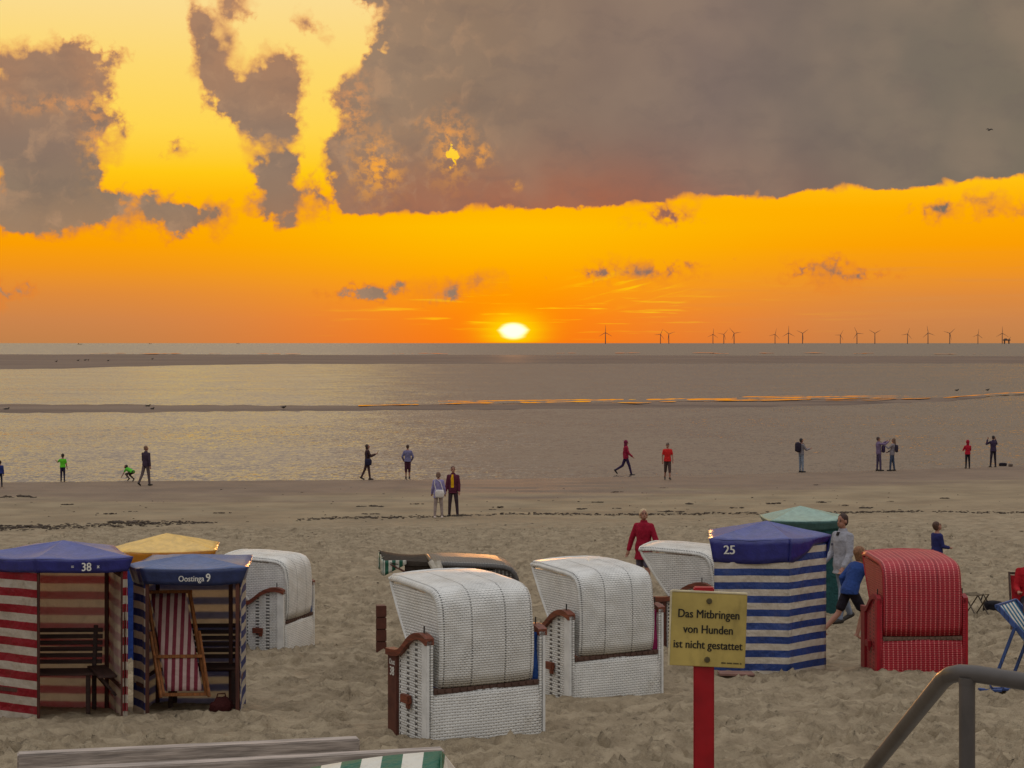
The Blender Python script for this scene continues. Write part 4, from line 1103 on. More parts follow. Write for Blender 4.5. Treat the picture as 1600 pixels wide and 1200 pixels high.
def person(label, loc, face, Ht, top, bottom, hair, lean=0, lleg=(0, 4, 0), rleg=(0, 4, 0), larm=(0, 8, 10, 0), rarm=(0, 8, 10, 0), head=(0, 0),
           sleeve='long', legs='long', hem=0.04, hairstyle='short', shoes=(40, 34, 30), skin='b', child=False, female=False, open_front=None, of_from=2, hood=None, voxel=.013, collar=None, seat=None, group=None, sun=None, loose=1.0):
    """face: heading in degrees, 0 = away from the camera, 90 = to the photo's left; leg = (forward, out, knee); arm = (forward, out, elbow, inward)"""
    k = Ht / 1.75; hk = k * (1.22 if child else 1.0)
    t = root("person", loc, R(face), label, "person", group)
    V = Vector
    la = R(lean); tdir = V((0, math.sin(la), math.cos(la))); fwd = V((0, math.cos(la), -math.sin(la))); X = V((1, 0, 0))
    pel = V((0, 0, 0)); 
    def leg(side, f, ab, kn):
        hip = pel + V((side * .078 * k, 0, -.03 * k))
        th = V((side * math.sin(R(ab)), math.sin(R(f)), 0)); th.z = -math.sqrt(max(0.02, 1 - th.x ** 2 - th.y ** 2)) if abs(f) < 90 else 0
        kne = hip + th.normalized() * .44 * k
        a2 = R(f - kn); sh = V((side * math.sin(R(ab)) * .6, math.sin(a2), -math.cos(a2))).normalized()
        ank = kne + sh * .42 * k
        fa = R(max(-80, (f - kn)) * .9 + 0) if f - kn < -15 else 0
        ft = V((side * .12, math.cos(fa), math.sin(fa))).normalized()
        return hip, kne, ank, ft
    Ls = leg(-1, *lleg); Rs = leg(1, *rleg)
    low = min(min(q[2].z, (q[2] + q[3] * .15 * k).z) for q in (Ls, Rs)) - .075 * k
    dz_ = -low if seat is None else seat
    S = .335 * k if female else .365 * k
    def arm(side, f, ab, e, inn):
        sh = pel + tdir * .445 * k + X * side * S / 2 * .92
        af = R(f) - la * 0
        up = V((side * math.sin(R(ab)), math.sin(af), -math.cos(af) * 1.0)); up.normalize()
        el_ = sh + up * .29 * k
        a2 = R(f + e); fo = V((side * math.sin(R(ab)) * .6 - side * math.sin(R(inn)), math.sin(a2), -math.cos(a2))).normalized()
        wr = el_ + fo * .25 * k
        return sh, el_, wr, fo
    La = arm(-1, *larm); Ra = arm(1, *rarm)
    neck = pel + tdir * .535 * k
    hd = neck + tdir * .06 * k + V((0, 0, 1)) * .085 * hk + fwd * .015 * k
    hr = Euler((R(-head[1]), 0, R(head[0]))).to_matrix()
    up_ = V((0, 0, dz_))
    girl = .92 if female else 1.0
    TR = [(-.10, .150, .105), (-.03, .168, .118), (.06, .160, .112), (.15, .138 * girl, .100), (.27, .152 * girl, .112), (.38, .172 * girl, .118), (.46, .150 * girl, .098), (.515, .090, .074), (.55, .062, .058)]
    def torso(bm, d0, d1, grow, flare=0):
        rr = []
        for d, a, b_ in TR:
            if d0 <= d <= d1: rr.append((pel + tdir * d * k + up_, X * (a * k + grow), fwd * (b_ * k + grow)))
        if flare:
            c = pel + up_; rr.insert(0, (c + V((0, 0, -flare * k)), X * (.178 * k + grow), V((0, 1, 0)) * (.128 * k + grow)))
        ring_loft(bm, rr, 16)
    # ---- body: one skin
    bm = bmesh.new(); torso(bm, -.1, .56, 0)
    for s_, (hip, kne, ank, ft) in ((-1, Ls), (1, Rs)):
        capsule(bm, hip + up_, .086 * k, kne + up_, .056 * k); capsule(bm, kne + up_, .056 * k, kne.lerp(ank, .35) + up_ , .054 * k); capsule(bm, kne.lerp(ank, .35) + up_, .054 * k, ank + up_, .036 * k)
        capsule(bm, ank + up_ - V((0, 0, .035 * k)) - ft * .03 * k, .036 * k, ank + up_ - V((0, 0, .045 * k)) + ft * .14 * k, .028 * k)
    for s_, (sh, el_, wr, fo) in ((-1, La), (1, Ra)):
        capsule(bm, sh + up_, .054 * k, el_ + up_, .042 * k); capsule(bm, neck - tdir * .05 * k + up_, .045 * k, sh + up_, .05 * k); capsule(bm, el_ + up_, .042 * k, wr + up_, .029 * k)
        side = X * s_; pn = fo.cross(X).normalized()      # palm and five fingers
        capsule(bm, wr + up_, .028 * k, wr + fo * .075 * k + up_, .034 * k)
        for q, ln in ((-.026, .062), (-.009, .075), (.009, .07), (.025, .055)):
            b0 = wr + fo * .085 * k + X * q * k + up_; m0 = b0 + (fo * .8 - pn * .18).normalized() * ln * .55 * k
            capsule(bm, b0, .0105 * k, m0, .0095 * k, 6); capsule(bm, m0, .0095 * k, m0 + (fo * .6 - pn * .6).normalized() * ln * .5 * k, .008 * k, 6)
        capsule(bm, wr + fo * .03 * k - X * s_ * .025 * k + up_, .012 * k, wr + fo * .075 * k - X * s_ * .05 * k - pn * .02 * k + up_, .0095 * k, 6)
    capsule(bm, neck - tdir * .02 * k + up_, .055 * k, hd + up_ - V((0, 0, .04 * hk)), .05 * hk)
    def H(x, y, z): return hd + up_ + hr @ V((x * hk, y * hk, z * hk))
    ellip(bm, H(0, -.012, .03), (.074 * hk, .092 * hk, .092 * hk), hr)
    ellip(bm, H(0, .022, -.045), (.056 * hk, .068 * hk, .066 * hk), hr)
    capsule(bm, H(0, .084, .018), .010 * hk, H(0, .104, -.022), .016 * hk, 6)
    for s_ in (-1, 1): ellip(bm, H(s_ * .077, -.006, -.004), (.012 * hk, .022 * hk, .032 * hk), hr)
    ellip(bm, H(0, .083, -.062), (.026 * hk, .012 * hk, .011 * hk), hr)
    me = fuse(bm, voxel * (.8 if Ht < 1.4 else 1.0))
    body = link("body", me, skin_mat(skin), t)
    # eyes and brows belong to the body mesh's face but differ in look
    bm = bmesh.new()
    for s_ in (-1, 1):
        ellip(bm, H(s_ * .031, .080, .016), (.013 * hk, .008 * hk, .007 * hk), hr, 8); ellip(bm, H(s_ * .031, .083, .036), (.019 * hk, .007 * hk, .004 * hk), hr, 8)
    fin("eyes", bm, plain("eye_dark", (44, 32, 26), .4), body)
    # ---- clothes
    g_ = .016 * loose
    bm = bmesh.new(); torso(bm, -.03 if hem < .1 else -.1, .52, g_, flare=hem)
    sl = 1.0 if sleeve == 'long' else .45
    for (sh, el_, wr, fo) in (La, Ra):
        if sleeve == 'none': break
        e1 = el_ if sleeve == 'long' else sh.lerp(el_, .62)
        capsule(bm, sh + up_, .060 * k + g_ * .35, e1 + up_, .052 * k + g_ * .4); capsule(bm, neck - tdir * .06 * k + up_, .05 * k + g_ * .3, sh + up_, .056 * k + g_ * .3)
        if sleeve == 'long': capsule(bm, el_ + up_, .054 * k + g_ * .4, el_.lerp(wr, .9) + up_, .042 * k + g_ * .3)
    if collar or hood:
        ring_loft(bm, [(neck - tdir * .03 * k + up_, X * .085 * k, fwd * .08 * k), (neck + tdir * .035 * k + up_, X * .07 * k, fwd * .068 * k)], 12)
    tm = cloth("cloth_%d_%d_%d" % top, top)
    shirt = link("jacket" if collar or open_front or hem > .12 else "shirt", fuse(bm, voxel), tm, t)
    if open_front:
        bm = bmesh.new(); rr = []
        for d, a, b_ in TR[of_from:8]:
            rr.append((pel + tdir * d * k + up_ + fwd * (b_ * k * .9 + g_), X * (.055 * k if d < .45 else .035 * k), fwd * .024 * k))
        ring_loft(bm, rr, 10); fin("undershirt", bm, cloth("cloth_%d_%d_%d" % open_front, open_front), t, ang=70)
    bm = bmesh.new()
    gb = .010
    rr = [(pel + tdir * d * k + up_, X * (a * k + gb), fwd * (b_ * k + gb)) for d, a, b_ in TR[:4]]
    ring_loft(bm, rr, 16)
    for (hip, kne, ank, ft) in (Ls, Rs):
        if legs == 'long':
            capsule(bm, hip + up_, .096 * k, kne + up_, .068 * k); capsule(bm, kne + up_, .068 * k, kne.lerp(ank, .97) + up_, .050 * k)
        elif legs == 'cropped':
            capsule(bm, hip + up_, .100 * k, kne + up_, .078 * k); capsule(bm, kne + up_, .076 * k, kne.lerp(ank, .3) + up_, .066 * k)
        else:
            capsule(bm, hip + up_, .104 * k, hip.lerp(kne, .72 if legs == 'shorts' else .36) + up_, .092 * k)
    link("trousers" if legs != 'shorts' and legs != 'short' else "shorts", fuse(bm, voxel), cloth("cloth_%d_%d_%d" % bottom, bottom), t)
    if shoes:
        for (hip, kne, ank, ft) in (Ls, Rs):
            bm = bmesh.new(); c0 = ank + up_ - V((0, 0, .030 * k))
            capsule(bm, c0 - ft * .045 * k, .046 * k, c0 + ft * .15 * k - V((0, 0, .008 * k)), .036 * k); capsule(bm, c0, .046 * k, ank + up_ + V((0, 0, .02 * k)), .044 * k)
            link("shoe", fuse(bm, .011, 1), plain("shoe_%d_%d_%d" % shoes, shoes, .6), t)
    # ---- hair or hood
    bm = bmesh.new()
    if hood:
        ellip(bm, H(0, -.022, .032), (.096 * hk, .108 * hk, .112 * hk), hr); capsule(bm, H(0, -.035, -.06), .08 * hk, neck + up_ - fwd * .02, .085 * k)
        link("hood", fuse(bm, .012), cloth("cloth_%d_%d_%d" % hood, hood), t)
    else:
        ellip(bm, H(0, -.024, .046), (.083 * hk, .094 * hk, .087 * hk), hr)
        ellip(bm, H(0, -.052, .0), (.076 * hk, .058 * hk, .080 * hk), hr)
        if hairstyle == 'bob':
            for s_ in (-1, 1): capsule(bm, H(s_ * .062, -.02, .02), .036 * hk, H(s_ * .066, -.025, -.05), .026 * hk)
            capsule(bm, H(0, -.06, .0), .06 * hk, H(0, -.07, -.06), .05 * hk)
        if hairstyle == 'long':
            for s_ in (-1, 1): capsule(bm, H(s_ * .064, -.02, .02), .034 * hk, H(s_ * .07, -.03, -.12), .028 * hk)
            capsule(bm, H(0, -.06, .0), .064 * hk, H(0, -.085, -.20), .055 * hk)
        if hairstyle == 'cap':
            ellip(bm, H(0, .09, .05), (.062 * hk, .06 * hk, .012 * hk), hr)
        link("cap" if hairstyle == 'cap' else "hair", fuse(bm, .010), plain("hair_%d_%d_%d" % hair, hair, .7, .35, 40, bump=.004), t)
    return t, dict(La=La, Ra=Ra, up=up_, pel=pel, tdir=tdir, fwd=fwd, k=k, neck=neck)
def world_of(t, p): return Matrix.Translation(t.location) @ t.rotation_euler.to_matrix().to_4x4() @ Vector(p)
def soft_bag(name, label, cat, c, size, rgb, rz=0.0, straps=None):
    t = root(name, c, rz, label, cat)
    bm = bmesh.new(); bmesh.ops.create_cube(bm, size=1.0); bmesh.ops.subdivide_edges(bm, edges=bm.edges, cuts=4, use_grid_fill=True)
    for v in bm.verts:
        p = v.co * 2; n_ = p.normalized(); p = p.lerp(n_ * 1.15, .55); v.co = Vector((p.x * size[0] / 2, p.y * size[1] / 2, p.z * size[2] / 2)) * (1 + .12 * wob(p.x, p.z, 95))
    m = cloth("bag_%d_%d_%d" % rgb, rgb); fin("body", bm, m, t, ang=80)
    if straps:
        for pts in straps:
            bm = bmesh.new(); tube(bm, pts, .014, 6); fin("strap", bm, m, t)
    else:
        bm = bmesh.new(); bmesh.ops.create_cube(bm, size=1.0, matrix=Matrix.Translation((0, -size[1] * .48, size[2] * .12)) @ Matrix.Diagonal((size[0] * .8, size[1] * .18, size[2] * .45, 1))); fin("flap", bm, m, t, bevel=.01)
    return t
def phone(label, c, rz):
    t = root("phone", c, rz, label, "phone")
    bm = bmesh.new(); box(bm, (0, 0, 0), (.075, .012, .15), Euler((R(-30), 0, 0)).to_matrix()); fin("body", bm, plain("black_glass", (24, 24, 28), .2), t, bevel=.004)
    bm = bmesh.new(); box(bm, (0, -.0068, .0039), (.066, .002, .135), Euler((R(-30), 0, 0)).to_matrix()); fin("screen", bm, plain("phone_screen", (60, 62, 70), .15), t)
SH = None
# along the water
person("person in blue cut by the left edge of the picture at the waterline", g(0, 761), 10, 1.15, (40, 52, 110), (30, 34, 50), (50, 36, 28), child=True)
person("child in a neon green shirt standing at the waterline with one elbow out", g(98, 753), 8, 1.28, (92, 190, 40), (40, 34, 58), (46, 36, 30), child=True, sleeve='short', larm=(50, 45, 60, 0), rarm=(5, 12, 20, 0), lleg=(0, 2, 0), rleg=(4, 2, 6))
person("child in a green shirt crouching with both hands on the sand by the water", g(207, 753), 62, 1.25, (86, 176, 50), (60, 48, 44), (40, 32, 28), child=True, sleeve='short', lean=68, lleg=(70, 12, 118), rleg=(62, 12, 112), larm=(28, 10, 4, 0), rarm=(24, 10, 4, 0), head=(0, -30))
person("man in a dark jacket and grey trousers walking right along the waterline", g(228, 759), -28, 1.80, (62, 48, 62), (92, 78, 78), (120, 90, 70), lleg=(-17, 3, 14), rleg=(9, 3, 4), larm=(14, 10, 20, 0), rarm=(-10, 12, 14, 0), hairstyle='short', hem=.10, collar=True, head=(-25, 0))
p5, i5 = person("long haired woman in dark clothes walking right looking at a phone", g(574, 750), -80, 1.68, (62, 42, 40), (74, 52, 52), (58, 40, 32), female=True, hairstyle='long', lleg=(-15, 2, 10), rleg=(9, 2, 2), larm=(35, 6, 75, 10), rarm=(35, 6, 80, 10), hem=.20, head=(0, -14))
w = world_of(p5, i5['Ra'][2] + i5['up'] + i5['Ra'][3] * .12); phone("dark phone held by the long haired woman at the waterline", w + Vector((0, 0, .05)), R(-80))
w = world_of(p5, Vector((.24, .02, .86))); soft_bag("handbag", "dark handbag hanging at the hip of the long haired woman with the phone", "handbag", w, (.11, .32, .30), (38, 36, 58), R(-80), [[(0, -.1, .12), (-.05, -.06, .45), (-.06, 0, .62), (-.05, .06, .45), (0, .1, .12)]])
person("slim person in a pale blue top and dark shorts standing at the waterline", g(637, 748), 4, 1.62, (112, 108, 140), (70, 34, 46), (66, 46, 38), sleeve='long', legs='cropped', lleg=(0, 1, 0), rleg=(3, 1, 4), larm=(4, 24, 36, 30), rarm=(4, 24, 36, 30), hem=.08, skin='b')
p7, i7 = person("woman in a lavender blouse and pale trousers seen from behind, white bag at her back", g(685, 810), 3, 1.62, (136, 128, 168), (150, 134, 128), (110, 84, 70), female=True, hairstyle='bob', lleg=(0, 5, 0), rleg=(0, 5, 0), larm=(12, 12, 24, 0), rarm=(8, 12, 24, 0), hem=.18, shoes=(196, 180, 168), head=(-10, 0), loose=1.5)
w = world_of(p7, Vector((.04, -.20, .88))); soft_bag("shoulder_bag", "white shoulder bag on the back of the woman in lavender", "shoulder bag", w, (.32, .13, .27), (204, 196, 190), R(3), [[(-.12, 0, .10), (-.18, .04, .34), (-.16, .10, .55), (.02, .05, .42), (.13, 0, .10)]])
w = world_of(p7, Vector((.0, .0, .74)))
person("man in an open maroon jacket and yellow shirt beside the woman in lavender", g(708, 807), 168, 1.78, (84, 34, 52), (60, 46, 52), (96, 70, 58), lleg=(2, 7, 2), rleg=(4, 4, 2), larm=(4, 10, 14, 0), rarm=(4, 10, 14, 0), hem=.14, collar=True, open_front=(206, 156, 20), head=(22, 0), skin='b')
person("hooded person in red jacket and dark trousers striding right at the waterline", g(978, 743), -84, 1.76, (140, 26, 52), (52, 34, 66), (60, 40, 36), hood=(110, 30, 60), lleg=(-20, 3, 38), rleg=(20, 3, 6), larm=(-14, 8, 16, 0), rarm=(20, 8, 28, 0), hem=.10, collar=True)
person("man in a red T-shirt, dark shorts and cap walking towards the camera by the water", g(1043, 750), 184, 1.72, (190, 36, 34), (72, 54, 52), (70, 58, 48), sleeve='short', legs='cropped', hairstyle='cap', lleg=(14, 1, 8), rleg=(-10, 1, 14), larm=(6, 14, 20, 8), rarm=(-8, 14, 16, 8), hem=.08, head=(-24, 0))
p11, i11 = person("person in a pale shirt and light jeans standing by the water, dark backpack on", g(1252, 738), -62, 1.70, (124, 118, 122), (120, 128, 140), (42, 34, 34), lleg=(0, 2, 0), rleg=(2, 2, 2), larm=(34, 8, 66, 8), rarm=(34, 8, 66, 8), head=(0, -10))
w = world_of(p11, Vector((0, -.20, 1.27))); soft_bag("backpack", "dark backpack of the person in light jeans by the water", "backpack", w, (.32, .22, .48), (44, 36, 50), R(-62), [[(s * .11, 0, .18), (s * .13, .14, .24), (s * .13, .30, .12), (s * .12, .28, -.12)] for s in (-1, 1)])
p12, i12 = person("person in a mauve jacket by the water photographing with raised hands", g(1373, 736), -78, 1.72, (112, 94, 120), (78, 66, 88), (70, 54, 50), lleg=(-3, 3, 0), rleg=(6, 2, 4), larm=(84, 6, 40, 14), rarm=(84, 6, 40, 14), hem=.10, collar=True, lean=-3)
w = world_of(p12, i12['Ra'][2] + i12['up'] + i12['Ra'][3] * .08 + Vector((-.12, .05, .03))); phone("black phone held up by the person in the mauve jacket", w, R(-78))
w = world_of(p12, Vector((.14, .19, 1.12))); soft_bag("shoulder_bag", "dark bag worn in front by the person in the mauve jacket", "shoulder bag", w, (.2, .16, .34), (54, 40, 66), R(-78), [[(0, 0, .14), (-.1, -.1, .36), (-.2, -.2, .38)]])
p13, i13 = person("woman in a grey top and blue jeans leaning back beside the person in mauve", g(1394, 736), 70, 1.66, (128, 120, 124), (62, 72, 92), (104, 80, 62), female=True, hairstyle='long', lean=-8, lleg=(8, 3, 4), rleg=(-6, 3, 2), larm=(52, 8, 76, 8), rarm=(20, 12, 40, 8), hem=.10)
w = world_of(p13, Vector((.02, -.22, 1.14))); soft_bag("backpack", "small dark backpack of the woman in the grey top", "backpack", w, (.24, .16, .36), (48, 42, 58), R(70), [[(s * .09, 0, .14), (s * .11, .12, .22), (s * .11, .26, .10)] for s in (-1, 1)])
person("child in a red hooded top and black trousers standing by the water", g(1512, 732), 6, 1.42, (170, 24, 44), (34, 28, 34), (80, 40, 36), child=True, hood=(150, 26, 44), lleg=(0, 3, 0), rleg=(0, 3, 0), larm=(30, 14, 60, 30), rarm=(30, 14, 60, 30), hem=.06)
person("person in dark clothes by the water with both arms raised to the face", g(1552, 730), 10, 1.64, (58, 44, 66), (44, 36, 46), (46, 36, 36), lleg=(0, 7, 0), rleg=(3, 5, 4), larm=(62, 30, 116, 34), rarm=(62, 30, 116, 34), hem=.08, collar=True)
# nearer the camera
person("woman with fair short hair in a red jacket and grey shorts walking to the camera", g(1006, 929), 160, 1.70, (142, 20, 44), (84, 78, 92), (188, 164, 130), female=True, hairstyle='bob', legs='shorts', lleg=(12, 4, 4), rleg=(-14, 4, 8), larm=(8, 24, 12, 0), rarm=(-4, 24, 14, 0), hem=.24, collar=True, shoes=None, head=(26, -6), skin='b', voxel=.010, loose=1.6)
p17, i17 = person("man in a pale grey jacket and jeans walking left behind the striped tent", Vector((pic(1317, 900, 32.6).x, 32.6, float(gz(5.6, 32.6)))), 122, 1.84, (150, 149, 156), (118, 126, 142), (58, 38, 30), lleg=(14, 4, 4), rleg=(-12, 4, 12), larm=(10, 10, 30, 0), rarm=(4, 12, 52, 14), hem=.16, collar=True, open_front=(40, 34, 36), of_from=6, head=(8, 0), skin='b', voxel=.010, loose=1.5)
bm = bmesh.new(); q = Vector((.13, .13, 1.28 * i17['k'])); ellip(bm, q, (.02, .01, .026)); fin("emblem", bm, plain("dark_emblem", (40, 40, 60), .6), p17)
person("child in a blue jumper and black shorts running right with head down", g(1328, 1001), -62, 1.50, (42, 66, 124), (30, 24, 32), (122, 84, 56), child=True, hairstyle='long', legs='shorts', lean=24, lleg=(-24, 4, 24), rleg=(30, 4, 52), larm=(-40, 12, 60, 0), rarm=(34, 14, 80, 10), head=(0, -26), shoes=None, skin='b', hem=.07, voxel=.010, loose=1.5)
person("boy in a dark blue jacket looking down behind the red beach basket", g(1464, 916), -66, 1.33, (40, 42, 92), (50, 48, 60), (74, 50, 38), child=True, larm=(6, 8, 74, 14), rarm=(8, 8, 70, 14), head=(0, -24), hem=.06, voxel=.010, loose=1.4)

# right edge: deckchairs and their sitters
bl = wood("blue_paint", (52, 76, 128), 2, .5)
dcv = striped("canvas_deck_blue", (34, 104, 134), (214, 208, 196), 0.105, 0.5, 0, 0.01, trans=.15, gloss=.8)
dp = pic(1636, 1080, 23.5); dl = Vector((dp.x, 23.5, float(gz(dp.x, 23.5))))
deckchair("blue framed deckchair with blue and white striped canvas at the right edge", dl, R(-125), bl, dcv, .62)
sit = dl + Vector((math.sin(R(125)), math.cos(R(125)), 0)) * .06
person("person in a yellow top and grey trousers sitting in the striped deckchair", sit, -125, 1.68, (176, 172, 40), (92, 84, 88), (90, 66, 50), lean=-28, lleg=(80, 8, 62), rleg=(80, 8, 62), larm=(30, 14, 50, 10), rarm=(30, 14, 50, 10), sleeve='short', seat=.34, skin='c', shoes=(50, 62, 100), head=(0, 8))
rp = pic(1606, 960, 31.5); rl = Vector((rp.x, 31.5, float(gz(rp.x, 31.5))))
def folding_chair():
    t = root("folding_chair", rl, R(172), "folding chair with a dark wooden frame at the right edge, red cloth over its back", "folding chair")
    m = wood("dark_chair_wood", (72, 50, 38), 2)
    for s_ in (-1, 1):
        bm = bmesh.new(); bar(bm, (s_ * .27, -.26, .92), (s_ * .27, .16, -.05), .032, .04); fin("back_leg", bm, m, t, bevel=.003)
        bm = bmesh.new(); bar(bm, (s_ * .24, .22, .44), (s_ * .24, -.24, -.05), .03, .036); fin("front_leg", bm, m, t, bevel=.003)
    bm = bmesh.new(); bar(bm, (-.28, -.26, .90), (.28, -.26, .90), .03, .04); fin("top_rail", bm, m, t, bevel=.003)
    bm = bmesh.new(); grid(bm, 4, 6, lambda u, v: ((u - .5) * .5, -.02 - .22 * v, .45 + .42 * v)); solid(fin("back_cloth", bm, cloth("chair_red", (150, 24, 30)), t), .012)
    bm = bmesh.new(); grid(bm, 4, 6, lambda u, v: ((u - .5) * .5, -.14 + .36 * v, .42 - .04 * math.sin(math.pi * v))); solid(fin("seat", bm, cloth("chair_red", (150, 24, 30)), t), .012)
folding_chair()
person("person in a red top sitting in the folding chair at the right edge", rl + Vector((.06, .10, 0)), 172, 1.70, (158, 22, 30), (40, 38, 46), (50, 36, 30), lean=-12, lleg=(84, 6, 88), rleg=(84, 6, 88), larm=(20, 12, 60, 10), rarm=(20, 12, 60, 10), seat=.52, head=(0, 0))
def stool():
    p = g(1526, 961)
    t = root("camp_stool", p, R(30), "small folding camp stool beside the red beach basket", "stool")
    m = plain("dark_iron_tube", (78, 66, 54), .5)
    for s_ in (-1, 1):
        bm = bmesh.new(); tube(bm, [(s_ * .15, -.17, -.03), (s_ * .15, .17, .38)], .012, 8); fin("leg", bm, m, t)
        bm = bmesh.new(); tube(bm, [(s_ * .13, .17, -.03), (s_ * .13, -.17, .38)], .012, 8); fin("leg", bm, m, t)
    bm = bmesh.new(); grid(bm, 4, 6, lambda u, v: ((u - .5) * .3, (v - .5) * .34, .385 - .03 * math.sin(math.pi * v))); solid(fin("seat", bm, cloth("stool_cloth", (96, 84, 66)), t), .008)
stool()
q = g(1551, 958); soft_bag("bag", "black bag lying on the sand between the red beach basket and the striped deckchair", "bag", q + Vector((0, 0, .11)), (.34, .22, .22), (26, 24, 30), R(20), [[(-.1, 0, .09), (-.2, 0, .24), (-.24, .02, .12)]])
q = g(1567, 728); soft_bag("bag", "dark bag left on the sand at the waterline beside the person with raised arms", "bag", q + Vector((0, 0, .08)), (.42, .2, .17), (46, 40, 46), R(8))
q = g(1579, 729); soft_bag("bag", "small pale brown bag at the waterline, right of the dark bag", "bag", q + Vector((0, 0, .07)), (.22, .16, .15), (104, 90, 80), R(40))
def shoes_thing():
    q = g(1548, 1083)
    for n_, dx_, lab in ((0, 0, "left of the pair of blue sandals lying under the handrail"), (1, .14, "right of the pair of blue sandals lying under the handrail")):
        bm = bmesh.new()
        prism(bm, [(-.05, -.13), (.05, -.13), (.055, .02), (.045, .12), (0, .15), (-.045, .12), (-.055, .02)], lambda u, v, w: (u, v, w), 0.0, .022)
        t = fin("sandal", bm, plain("blue_foam", (48, 70, 120), .7), None, bevel=.006); t.location = q + Vector((dx_, .05 * n_, .03)); t.rotation_euler = (0, 0, R(70 + 25 * n_))
        tag(t, lab, "sandal", "pair of blue sandals")
        bm = bmesh.new(); tube(bm, [(-.05, -.02, .01), (-.03, .0, .05), (0, .01, .06), (.03, .0, .05), (.05, -.02, .01)], .008, 6); fin("strap", bm, plain("blue_strap", (40, 50, 90), .7), t)
shoes_thing()
def board():
    q = g(1150, 1056)
    bm = bmesh.new(); box(bm, (0, 0, .0), (.46, .18, .03), Euler((R(4), R(2), 0)).to_matrix())
    o = fin("driftwood_board", bm, wood("pinkish_board", (140, 104, 92), 0), None, bevel=.005); o.location = q + Vector((0, 0, .03)); o.rotation_euler = (0, 0, R(6))
    tag(o, "flat reddish wooden board on the sand at the foot of the tent numbered 25", "board")
board()

# ------------------------------------------------------------------ wind farm on the horizon
tw = plain("turbine_grey", (112, 92, 80), .7, .05, .01)
TYPES = {}
def turbine_meshes():
    bm = bmesh.new(); tube(bm, [(0, 0, -30), (0, 0, 45), (0, 0, 89)], [4.2, 3.6, 2.8], 12); a = fin("tower", bm, tw)
    bm = bmesh.new(); box(bm, (0, 2, 90.5), (6, 14, 6)); b_ = fin("nacelle", bm, tw, bevel=1.0)
    bm = bmesh.new()
    prism(bm, [(-1.2, 0), (1.2, 0), (2.6, 9), (1.4, 34), (.7, 60), (-.5, 60), (-1.6, 30), (-2.0, 9)], lambda u, v, w: (u, w, v), -.5, .5); c = fin("blade", bm, tw)
    ms = (a.data, b_.data, c.data)
    for o in (a, b_, c): bpy.data.objects.remove(o)
    return ms
TM = turbine_meshes()
words_ = ["first", "second", "third", "fourth", "fifth", "sixth", "seventh", "eighth", "ninth", "tenth", "eleventh", "twelfth", "thirteenth", "fourteenth", "fifteenth", "sixteenth", "seventeenth"]
for i, (px, tip) in enumerate([(946, 507), (1032, 512), (1045, 511), (1114, 512), (1131, 512), (1147, 509), (1211, 512), (1232, 508), (1254, 509), (1313, 514), (1339, 509), (1367, 509), (1418, 511), (1450, 508), (1484, 509), (1528, 513), (1566, 509)]):
    Y = 152 / ((HY + .6 - tip) / F); x = (px - 800) / F * Y
    lab = {0: "wind turbine standing alone on the horizon, nearest the setting sun", 16: "wind turbine at the far right beside the offshore platform"}.get(i, words_[i] + " wind turbine from the left in the row on the horizon")
    t = root("wind_turbine", (x, Y, 0), R(rng.uniform(-10, 10)), lab, "wind turbine", "wind turbines on the horizon")
    link("tower", TM[0], None, t); link("nacelle", TM[1], None, t)
    ph = [0, 25, 70, 5, 40, 80, 15, 0, 55, 30, 95, 60, 20, 110, 48, 8, 0][i]
    for k in range(3):
        b_ = link("blade", TM[2], None, t); b_.location = (0, -6.5, 90.5); b_.rotation_euler = (0, R(ph + k * 120), 0)
def platform():
    Y = 16200.0; x = (1573 - 800) / F * Y
    t = root("offshore_platform", (x, Y, 0), 0, "small offshore platform on legs at the far right of the wind farm", "platform")
    m = plain("platform_grey", (96, 80, 72), .7, .1, .01)
    for sx_ in (-1, 1):
        for sy_ in (-1, 1):
            bm = bmesh.new(); tube(bm, [(sx_ * 20, sy_ * 12, -30), (sx_ * 18, sy_ * 12, 26)], 3.0, 8); fin("leg", bm, m, t)
    bm = bmesh.new(); box(bm, (0, 0, 32), (56, 30, 12)); box(bm, (-10, 0, 41), (20, 20, 8)); fin("deck_house", bm, m, t, bevel=.8)
    bm = bmesh.new(); bar(bm, (20, 0, 38), (34, 0, 58), 2, 2); bar(bm, (20, 0, 36), (20, 0, 48), 2.5, 2.5); fin("crane", bm, m, t)
platform()
def ship(px, Y, L, label):
    x = (px - 800) / F * Y
    t = root("ship", (x, Y, 0), R(8), label, "ship", "tiny ships on the horizon")
    m = plain("ship_grey", (92, 76, 66), .7, .1, .02)
    bm = bmesh.new(); prism(bm, [(-L / 2, 0), (L / 2 - 4, 0), (L / 2 + 4, L * .10), (-L / 2 - 2, L * .08)], lambda u, v, w: (u, w, v), -L * .08, L * .08); fin("hull", bm, m, t)
    bm = bmesh.new(); box(bm, (-L * .3, 0, L * .13), (L * .2, L * .12, L * .16)); box(bm, (-L * .3, 0, L * .23), (L * .08, L * .06, L * .06)); fin("bridge_house", bm, m, t)
    bm = bmesh.new(); tube(bm, [(L * .15, 0, L * .08), (L * .15, 0, L * .24)], L * .012, 6); fin("mast", bm, m, t)
ship(125, 9000, 22, "tiny ship silhouette on the horizon far left"); ship(235, 15000, 24, "tiny ship silhouette between the far left one and the sun"); ship(372, 15000, 26, "tiny ship silhouette on the horizon nearest the sun on its left side")

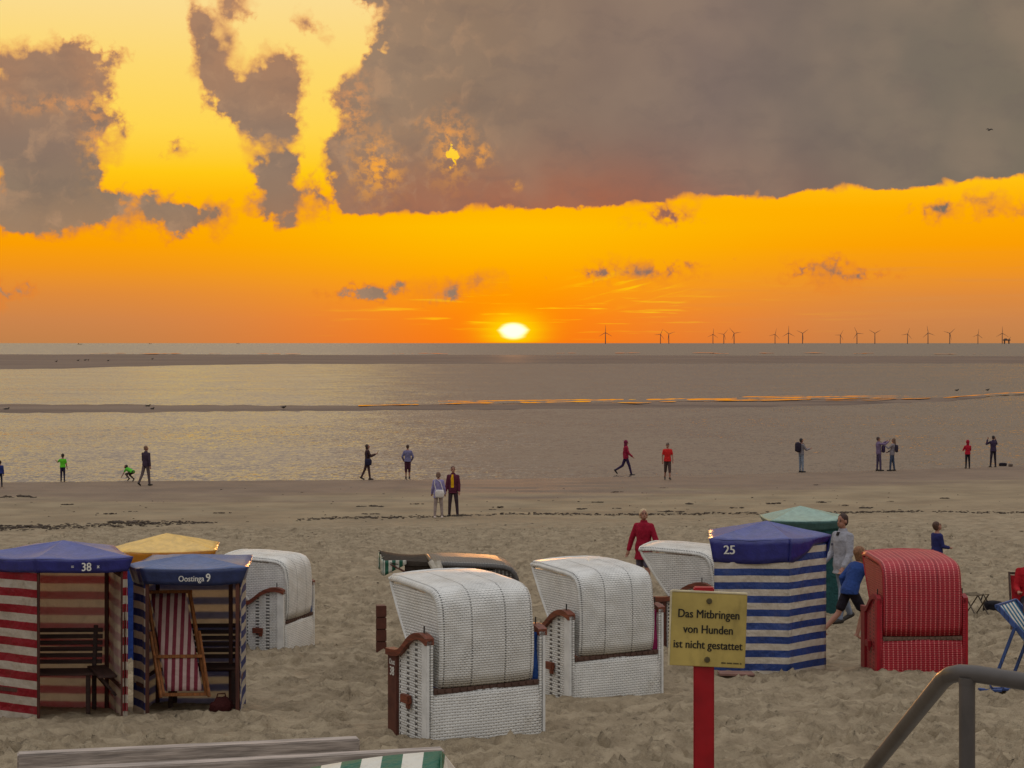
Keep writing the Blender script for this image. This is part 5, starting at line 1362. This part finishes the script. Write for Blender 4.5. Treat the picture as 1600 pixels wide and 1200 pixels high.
# ------------------------------------------------------------------ birds
bm_bird = plain("bird_dark", (60, 52, 46), .8)
def bird(px, py, label, s=.5, z=None, fly=False, Y=None):
    if fly:
        p = pic(px, py, Y)
    else:
        Yb = Y; p = Vector(((px - 800) / F * Yb, Yb, HC - (py - HY) / F * Yb))
    t = root("seagull", p, R(rng.uniform(-60, 60)) if not fly else R(25), label, "seagull", "seagulls on the sandbars" if not fly else None)
    if fly: t.rotation_euler = (R(10), R(-24), R(20))
    bm = bmesh.new(); ellip(bm, (0, 0, .22 * s if not fly else 0), (.42 * s, .17 * s, .18 * s)); ellip(bm, (.42 * s, 0, (.42 if not fly else .06) * s), (.13 * s, .10 * s, .11 * s)); capsule(bm, (.25 * s, 0, (.25 if not fly else 0) * s), .11 * s, (.4 * s, 0, (.4 if not fly else .04) * s), .09 * s)
    capsule(bm, (.5 * s, 0, (.42 if not fly else .05) * s), .03 * s, (.62 * s, 0, (.40 if not fly else .03) * s), .015 * s, 6); capsule(bm, (-.35 * s, 0, (.24 if not fly else 0) * s), .08 * s, (-.6 * s, 0, (.24 if not fly else 0) * s), .04 * s, 6)
    link("body", fuse(bm, .03 * s, 1), bm_bird, t)
    for s_ in (-1, 1):
        bm = bmesh.new()
        if fly: prism(bm, [(.14, .1), (.26, .7), (.1, 1.35), (-.04, 1.3), (-.02, .7), (-.16, .1)], lambda u, v, w: (u * s, s_ * v * s, w + (.28 * math.sin(v * 2.2)) * s), -.015, .015); fin("wing", bm, bm_bird, t)
        else: tube(bm, [(0, s_ * .05 * s, -.14 * s), (0, s_ * .06 * s, .14 * s)], .02 * s, 6); fin("leg", bm, bm_bird, t)
bird(1546, 203, "single seagull gliding under the grey cloud at the upper right", .5, fly=True, Y=230)
for i, (px, py, Y, lab) in enumerate([(10, 641, 184, "seagull at the left end of the near sandbar"), (231, 636, 190, "upper of two seagulls close together on the near sandbar at left"), (238, 640.5, 184, "lower of two seagulls close together on the near sandbar at left"), (443, 638, 186, "seagull alone on the near sandbar left of the sun"), (1495, 611, 250, "left of two seagulls at the right end of the near sandbar"), (1543, 610.5, 252, "right of two seagulls at the right end of the near sandbar"),
                                     (88, 565.5, 620, "leftmost seagull on the far sandbar"), (122, 564, 640, "seagull left of the close pair on the far sandbar"), (133, 563.5, 650, "left seagull of the close pair on the far sandbar"), (138, 563.2, 652, "right seagull of the close pair on the far sandbar"), (169, 564.5, 630, "seagull right of the close pair on the far sandbar"), (238, 561.8, 690, "rightmost seagull on the far sandbar")]):
    bird(px, py, lab, .55 if Y < 300 else 1.0, Y=Y)
